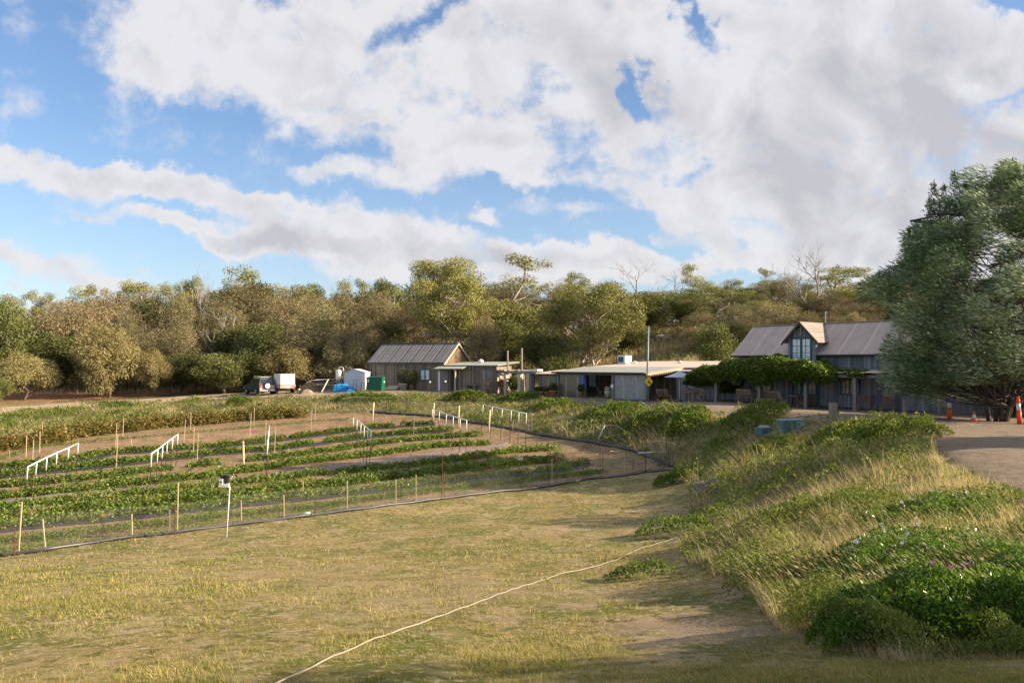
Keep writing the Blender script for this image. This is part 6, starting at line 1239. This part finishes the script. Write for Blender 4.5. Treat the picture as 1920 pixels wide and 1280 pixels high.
# shoots standing above its crown
rng_ = np.random.default_rng(8); PP, DD = [], []; mbs = MB()
for (px, py) in ((1752,345),(1790,325),(1812,345),(1745,372),(1770,350),(1880,308),(1900,300),(1870,330),(1835,350),(1705,430),(1720,420)):
    p_ = Vector((X(px,D),D,Z(py,D))) - bt_.location; b_ = p_ + Vector((.25,0,-1.9)); pts = curve3(b_, p_, Vector((.12,0,0)), 4); mbs.tube(pts, [.035,.028,.02,.014,.007], 4, False)
    m = 330; u_ = rng_.uniform(0,1,m); PP.append(np.array(b_)[None]*(1-u_[:,None]) + np.array(p_)[None]*u_[:,None] + rng_.normal(size=(m,3))*(.26*(1.15-u_))[:,None]); DD.append(rng_.normal(size=(m,3))*.4+np.array([-.5,0,.6]))
P = np.concatenate(PP); V_, Q_ = leaves(P, np.concatenate(DD), .2*rng_.uniform(.6,1.3,len(P)), .05); link('top_shoots', nmesh('top_shoots', V_, Q_, rng_.uniform(0,.75,len(P))), TL['will'], bt_); mbs.build('shoot_stems', BK['will'], bt_)
# trees outside the frame that throw the long shade over the foreground
put(tree('roadside_gum', 'dark', 8.5, 3.0, 410, 46, 260, 1.1, .25, .12, base=.3), 0, 1, 'bushy tree beside the yard outside the right of the view'); o = bpy.data.objects['roadside_gum']; o.location = (16.5, 2.0, h1(16.5,2.0))
put(tree('roadside_gum', 'dark', 8.0, 2.8, 411, 30, 200, 1.0, .25, .12, base=.35), 0, 1, 'second bushy tree along the yard outside the right of the view'); o = [q_ for q_ in bpy.data.objects if q_.name.startswith('roadside_gum') and q_.type == 'EMPTY'][-1]; o.location = (26, 23.5, h1(26,23.5))
# undergrowth along the edge of the wood and dry grass on the slopes
rng2 = np.random.default_rng(31); x, y = sample(90000, -260, 2150, 76, 125, rng2, 1.2)
hill_ok = (y > 81) | (x < -26) | ((x > 21) & (y > 60)); hill_ok &= ~((x < -20) & (y < 87)); hill_ok &= ~((x > -17) & (x < -2) & (y < 84.5)); x, y = x[hill_ok], y[hill_ok]
g = vn(x,y,91,.22)*.6+vn(x,y,92,.7)*.4; opening = (x/y*F+CX > 1185) & (x/y*F+CX < 1310); k = rng2.uniform(0,1,len(x)) < np.where(opening, np.clip((g-.5)*3,.02,1), np.clip((g-.3)*2.5,.05,1)); x, y, g = x[k], y[k], g[k]; n = len(x)
P = np.stack([x, y, H(x,y)+rng2.uniform(0,1,n)*np.clip(g-.25,.05,1)*1.6], 1); V_, Q_ = leaves(P, rng2.normal(size=(n,3))*.7+np.array([0,0,.5]), .38*rng2.uniform(.5,1.2,n), .15, rng=rng2)
tag(link('undergrowth', nmesh('undergrowth', V_, Q_, rng2.uniform(0,1,n)), TL['dark']), None, None, kind='stuff')
x, y = sample(150000, -260, 2150, 74, 130, rng2, 1.2); k = ((y > 84) | (x > 12)) & (rng2.uniform(0,1,len(x)) < .35+.9*((x/y*F+CX > 1170) & (x/y*F+CX < 1330))) & ~inpoly(x, y, yard); x, y = x[k], y[k]; n = len(x)
P = np.stack([x, y, H(x,y)], 1); V_, T_, ix = blades(P, rng2.uniform(.25,.75,n), .07, rng2.normal(0,.15,(n,2)), two=False); tag(link('hill_grass', nmesh('hill_grass', V_, T_, rng2.uniform(.3,1,n)[ix]), LM['dry']), None, None, kind='stuff')
# brush heap on the hillside above the cafe
p = G(1222,641,85); b = MB(); r3 = random.Random(5)
for k in range(170):
    a = Vector((r3.uniform(-3.6,3.6), r3.uniform(-1.2,1.2), r3.uniform(.0,.9))); b.tube([a, a+Vector((r3.uniform(-1.4,1.4), r3.uniform(-.6,.6), r3.uniform(-.2,.5)))], [.05,.02], 4, False)
o = b.build('brush_heap', BK['oak']); o.location = p; tag(o, 'long dark heap of cut brush on the dry slope above the cafe', 'brush heap')
o = lump('pale_rock', 'pale grey rock beside the brush heap on the dry slope', 'rock', G(1240,636,85), .9, .6, .5, BK['dead'], 4, .5)
# ---------------------------------------------------------------- sky, sun, camera
SUN_AZ, SUN_EL = 97.0, 23.0               # clockwise from +Y (view direction), above the horizon
w = bpy.data.worlds.new('World'); SC.world = w; w.use_nodes = True; t = w.node_tree; t.nodes.clear()
sky = t.nodes.new('ShaderNodeTexSky'); sky.sky_type = 'NISHITA'; sky.sun_disc = False; sky.sun_elevation = R(SUN_EL); sky.sun_rotation = R(SUN_AZ)
sky.altitude = 50; sky.air_density = 1.1; sky.dust_density = .6; sky.ozone_density = 2.0
tc = t.nodes.new('ShaderNodeTexCoord'); sp = t.nodes.new('ShaderNodeSeparateXYZ'); t.links.new(tc.outputs['Generated'], sp.inputs[0])
yy = math_(t, 'MAXIMUM', math_(t, 'ABSOLUTE', sp.outputs[1]), .04)
u = math_(t, 'DIVIDE', sp.outputs[0], yy); v = math_(t, 'DIVIDE', sp.outputs[2], yy)
cb = t.nodes.new('ShaderNodeCombineXYZ'); t.links.new(u, cb.inputs[0]); t.links.new(v, cb.inputs[1]); uv = cb.outputs[0]
# the cloud deck seen in perspective: coordinates on a plane overhead
zz_ = math_(t, 'ADD', math_(t, 'MAXIMUM', sp.outputs[2], 0), .16)
c2 = t.nodes.new('ShaderNodeCombineXYZ'); t.links.new(math_(t, 'DIVIDE', sp.outputs[0], zz_), c2.inputs[0]); t.links.new(math_(t, 'DIVIDE', sp.outputs[1], zz_), c2.inputs[1]); deck = c2.outputs[0]
def blob(px, py, rx, ry, ang, amp, mode='SPHERICAL'):
    mp = t.nodes.new('ShaderNodeMapping'); mp.vector_type = 'TEXTURE'
    mp.inputs['Location'].default_value = ((px-CX)/F, -(py-HY)/F, 0); mp.inputs['Rotation'].default_value = (0,0,R(ang)); mp.inputs['Scale'].default_value = (rx/F, ry/F, 1)
    t.links.new(warp, mp.inputs[0]); g = t.nodes.new('ShaderNodeTexGradient'); g.gradient_type = mode; t.links.new(mp.outputs[0], g.inputs[0])
    return math_(t, 'MULTIPLY', g.outputs['Fac'], amp)
wn_ = t.nodes.new('ShaderNodeTexNoise'); wn_.inputs['Scale'].default_value = 9; wn_.inputs['Detail'].default_value = 7; wn_.inputs['Roughness'].default_value = .62; t.links.new(uv, wn_.inputs['Vector'])
wm = t.nodes.new('ShaderNodeVectorMath'); wm.operation = 'MULTIPLY_ADD'; wm.inputs[1].default_value = (.19,.12,0); t.links.new(wn_.outputs['Color'], wm.inputs[0]); t.links.new(uv, wm.inputs[2])
w2 = t.nodes.new('ShaderNodeVectorMath'); w2.operation = 'SUBTRACT'; w2.inputs[1].default_value = (.095,.06,0); t.links.new(wm.outputs[0], w2.inputs[0]); warp = w2.outputs[0]
BP = [  # clouds: photo px, py, half sizes, tilt, weight
 (430,30,330,90,-8,1.1),(540,130,400,130,-14,1.1),(300,110,190,80,-20,.7),(820,50,330,190,0,1.3),(560,205,240,60,-14,.5),(1080,80,300,230,0,1.3),(1560,120,620,330,0,2.2),(1800,330,480,340,0,2.4),(1430,330,330,170,-15,1.2),(1300,400,200,60,-20,.7),(1180,180,160,120,10,.8),
 (900,230,180,80,12,1.0),(960,285,210,50,2,1.0),(840,268,130,44,0,.8),(740,325,260,40,-4,.75),(600,310,90,26,0,.5),
 (90,322,310,48,-6,1.5),(400,362,340,44,-12,1.4),(640,398,250,46,-12,1.1),(380,430,380,28,-11,1.05),(650,455,400,40,-8,1.2),(940,470,340,52,-4,1.5),(1090,490,330,44,-3,1.2),(820,500,440,50,-3,1.3),(560,462,340,34,-10,.9),(1000,520,300,30,-2,.8),
 (910,400,60,24,0,1.1),(980,328,180,36,-3,1.15),(1060,385,120,22,0,.6),(1330,500,230,26,-3,1.0),(1600,480,300,60,0,1.5),(1240,440,90,20,-15,.5),(1480,420,220,50,-5,.7),
 (60,480,260,32,-12,.75),(230,530,340,28,-6,.65),(0,530,200,20,0,.5),(690,208,64,18,-2,.75)]
BN = [(1205,140,34,90,12,-1.25),(1228,190,60,36,-40,-.8),(800,25,180,44,25,-1.2),(700,120,100,40,10,-.4),(885,190,60,36,0,-.45),(1900,0,110,30,0,-1.6),(1885,190,130,20,18,-1.0),(1290,10,34,70,20,-1.2),(1000,165,60,60,0,-.7),(1290,325,60,24,0,-.9),(1090,265,110,60,25,-.75),(1060,215,50,30,0,-.5),(420,170,70,34,0,-.3),(600,180,70,28,0,-.3),(980,440,60,14,0,-.2)]
acc = neg = None
for b in BP:
    o = blob(*b); acc = o if acc is None else math_(t, 'ADD', acc, o)
for b in BN:
    o = blob(*b); neg = o if neg is None else math_(t, 'ADD', neg, o)
# behind the camera and overhead: broken cloud everywhere
hi = math_(t, 'MULTIPLY', math_(t, 'SUBTRACT', v, .5), 2.2, True); acc = math_(t, 'ADD', acc, math_(t, 'MULTIPLY', hi, .55))
n1 = noise(t, deck, 1.7, 9, .62, .2); n2 = noise(t, uv, 13, 9, .62); n3 = noise(t, uv, 3.2, 4, .5); n4 = noise(t, uv, 8, 5, .55, .4)
mpd = t.nodes.new('ShaderNodeMapping'); mpd.inputs['Location'].default_value = (.022,.018,0); t.links.new(uv, mpd.inputs[0]); n4b = noise(t, mpd.outputs[0], 8, 5, .55, .4)
dn = math_(t, 'ADD', math_(t, 'MULTIPLY', math_(t, 'SUBTRACT', n1, .5), 1.5), math_(t, 'MULTIPLY', math_(t, 'SUBTRACT', n2, .5), 2.0))
raw = math_(t, 'ADD', math_(t, 'ADD', math_(t, 'MINIMUM', acc, .9), math_(t, 'MULTIPLY', neg, .8)), dn)
mask = t.nodes.new('ShaderNodeMapRange'); mask.interpolation_type = 'SMOOTHSTEP'; mask.inputs[1].default_value = .06; mask.inputs[2].default_value = .82; t.links.new(raw, mask.inputs[0])
# thick parts are grey underneath, the side turned to the sun stays white
thick = t.nodes.new('ShaderNodeMapRange'); thick.interpolation_type = 'SMOOTHSTEP'; thick.inputs[1].default_value = .5; thick.inputs[2].default_value = 3.6
t.links.new(math_(t, 'ADD', acc, math_(t, 'MULTIPLY', math_(t, 'SUBTRACT', n3, .5), 3.2)), thick.inputs[0])
lit = math_(t, 'MULTIPLY', math_(t, 'SUBTRACT', n4, n4b), 2.6)
sh = math_(t, 'SUBTRACT', thick.outputs[0], lit, True)
CWH, CGR = (4.85,4.8,4.9), (3.35,3.3,3.5)
cc = mixc(t, sh, CWH, CGR)
hz = math_(t, 'MULTIPLY', math_(t, 'SUBTRACT', .32, v), 2.2, True)      # thin pale air low over the horizon
sk2 = mixc(t, 1.0, sky.outputs[0], (.87,.94,1.07), 'MULTIPLY')
sk3 = mixc(t, math_(t, 'MULTIPLY', hz, .42), sk2, (3.7,4.2,5.0))
cl = mixc(t, math_(t, 'MULTIPLY', mask.outputs[0], .95), sk3, cc)
bg = t.nodes.new('ShaderNodeBackground'); bg.inputs[1].default_value = .0745; t.links.new(cl, bg.inputs[0])
ow = t.nodes.new('ShaderNodeOutputWorld'); t.links.new(bg.outputs[0], ow.inputs[0])

sl = bpy.data.lights.new('sun', 'SUN'); sl.energy = 5.0; sl.angle = R(.53); sl.color = (1, .81, .56)
so = bpy.data.objects.new('sun', sl); COL.objects.link(so)
sd = Vector((math.sin(R(SUN_AZ))*math.cos(R(SUN_EL)), math.cos(R(SUN_AZ))*math.cos(R(SUN_EL)), math.sin(R(SUN_EL))))
so.rotation_euler = sd.to_track_quat('Z', 'Y').to_euler()

cam = bpy.data.cameras.new('camera'); co = bpy.data.objects.new('camera', cam); COL.objects.link(co); SC.camera = co
cam.sensor_width = 36; cam.lens = 36*F/1920; cam.clip_end = 3000; cam.clip_start = .05
co.location = (0,0,0); co.rotation_euler = (R(90), 0, 0); cam.shift_y = 43/1920
vs = SC.view_settings; vs.view_transform = 'Standard'; vs.look = 'None'; vs.exposure = 1.22; vs.gamma = 1; vs.use_curve_mapping = False
SC.cycles.max_bounces = 6; SC.cycles.diffuse_bounces = 2; SC.cycles.transmission_bounces = 4; SC.cycles.transparent_max_bounces = 12; SC.cycles.glossy_bounces = 2
SC.cycles.use_adaptive_sampling = True; SC.cycles.use_denoising = True
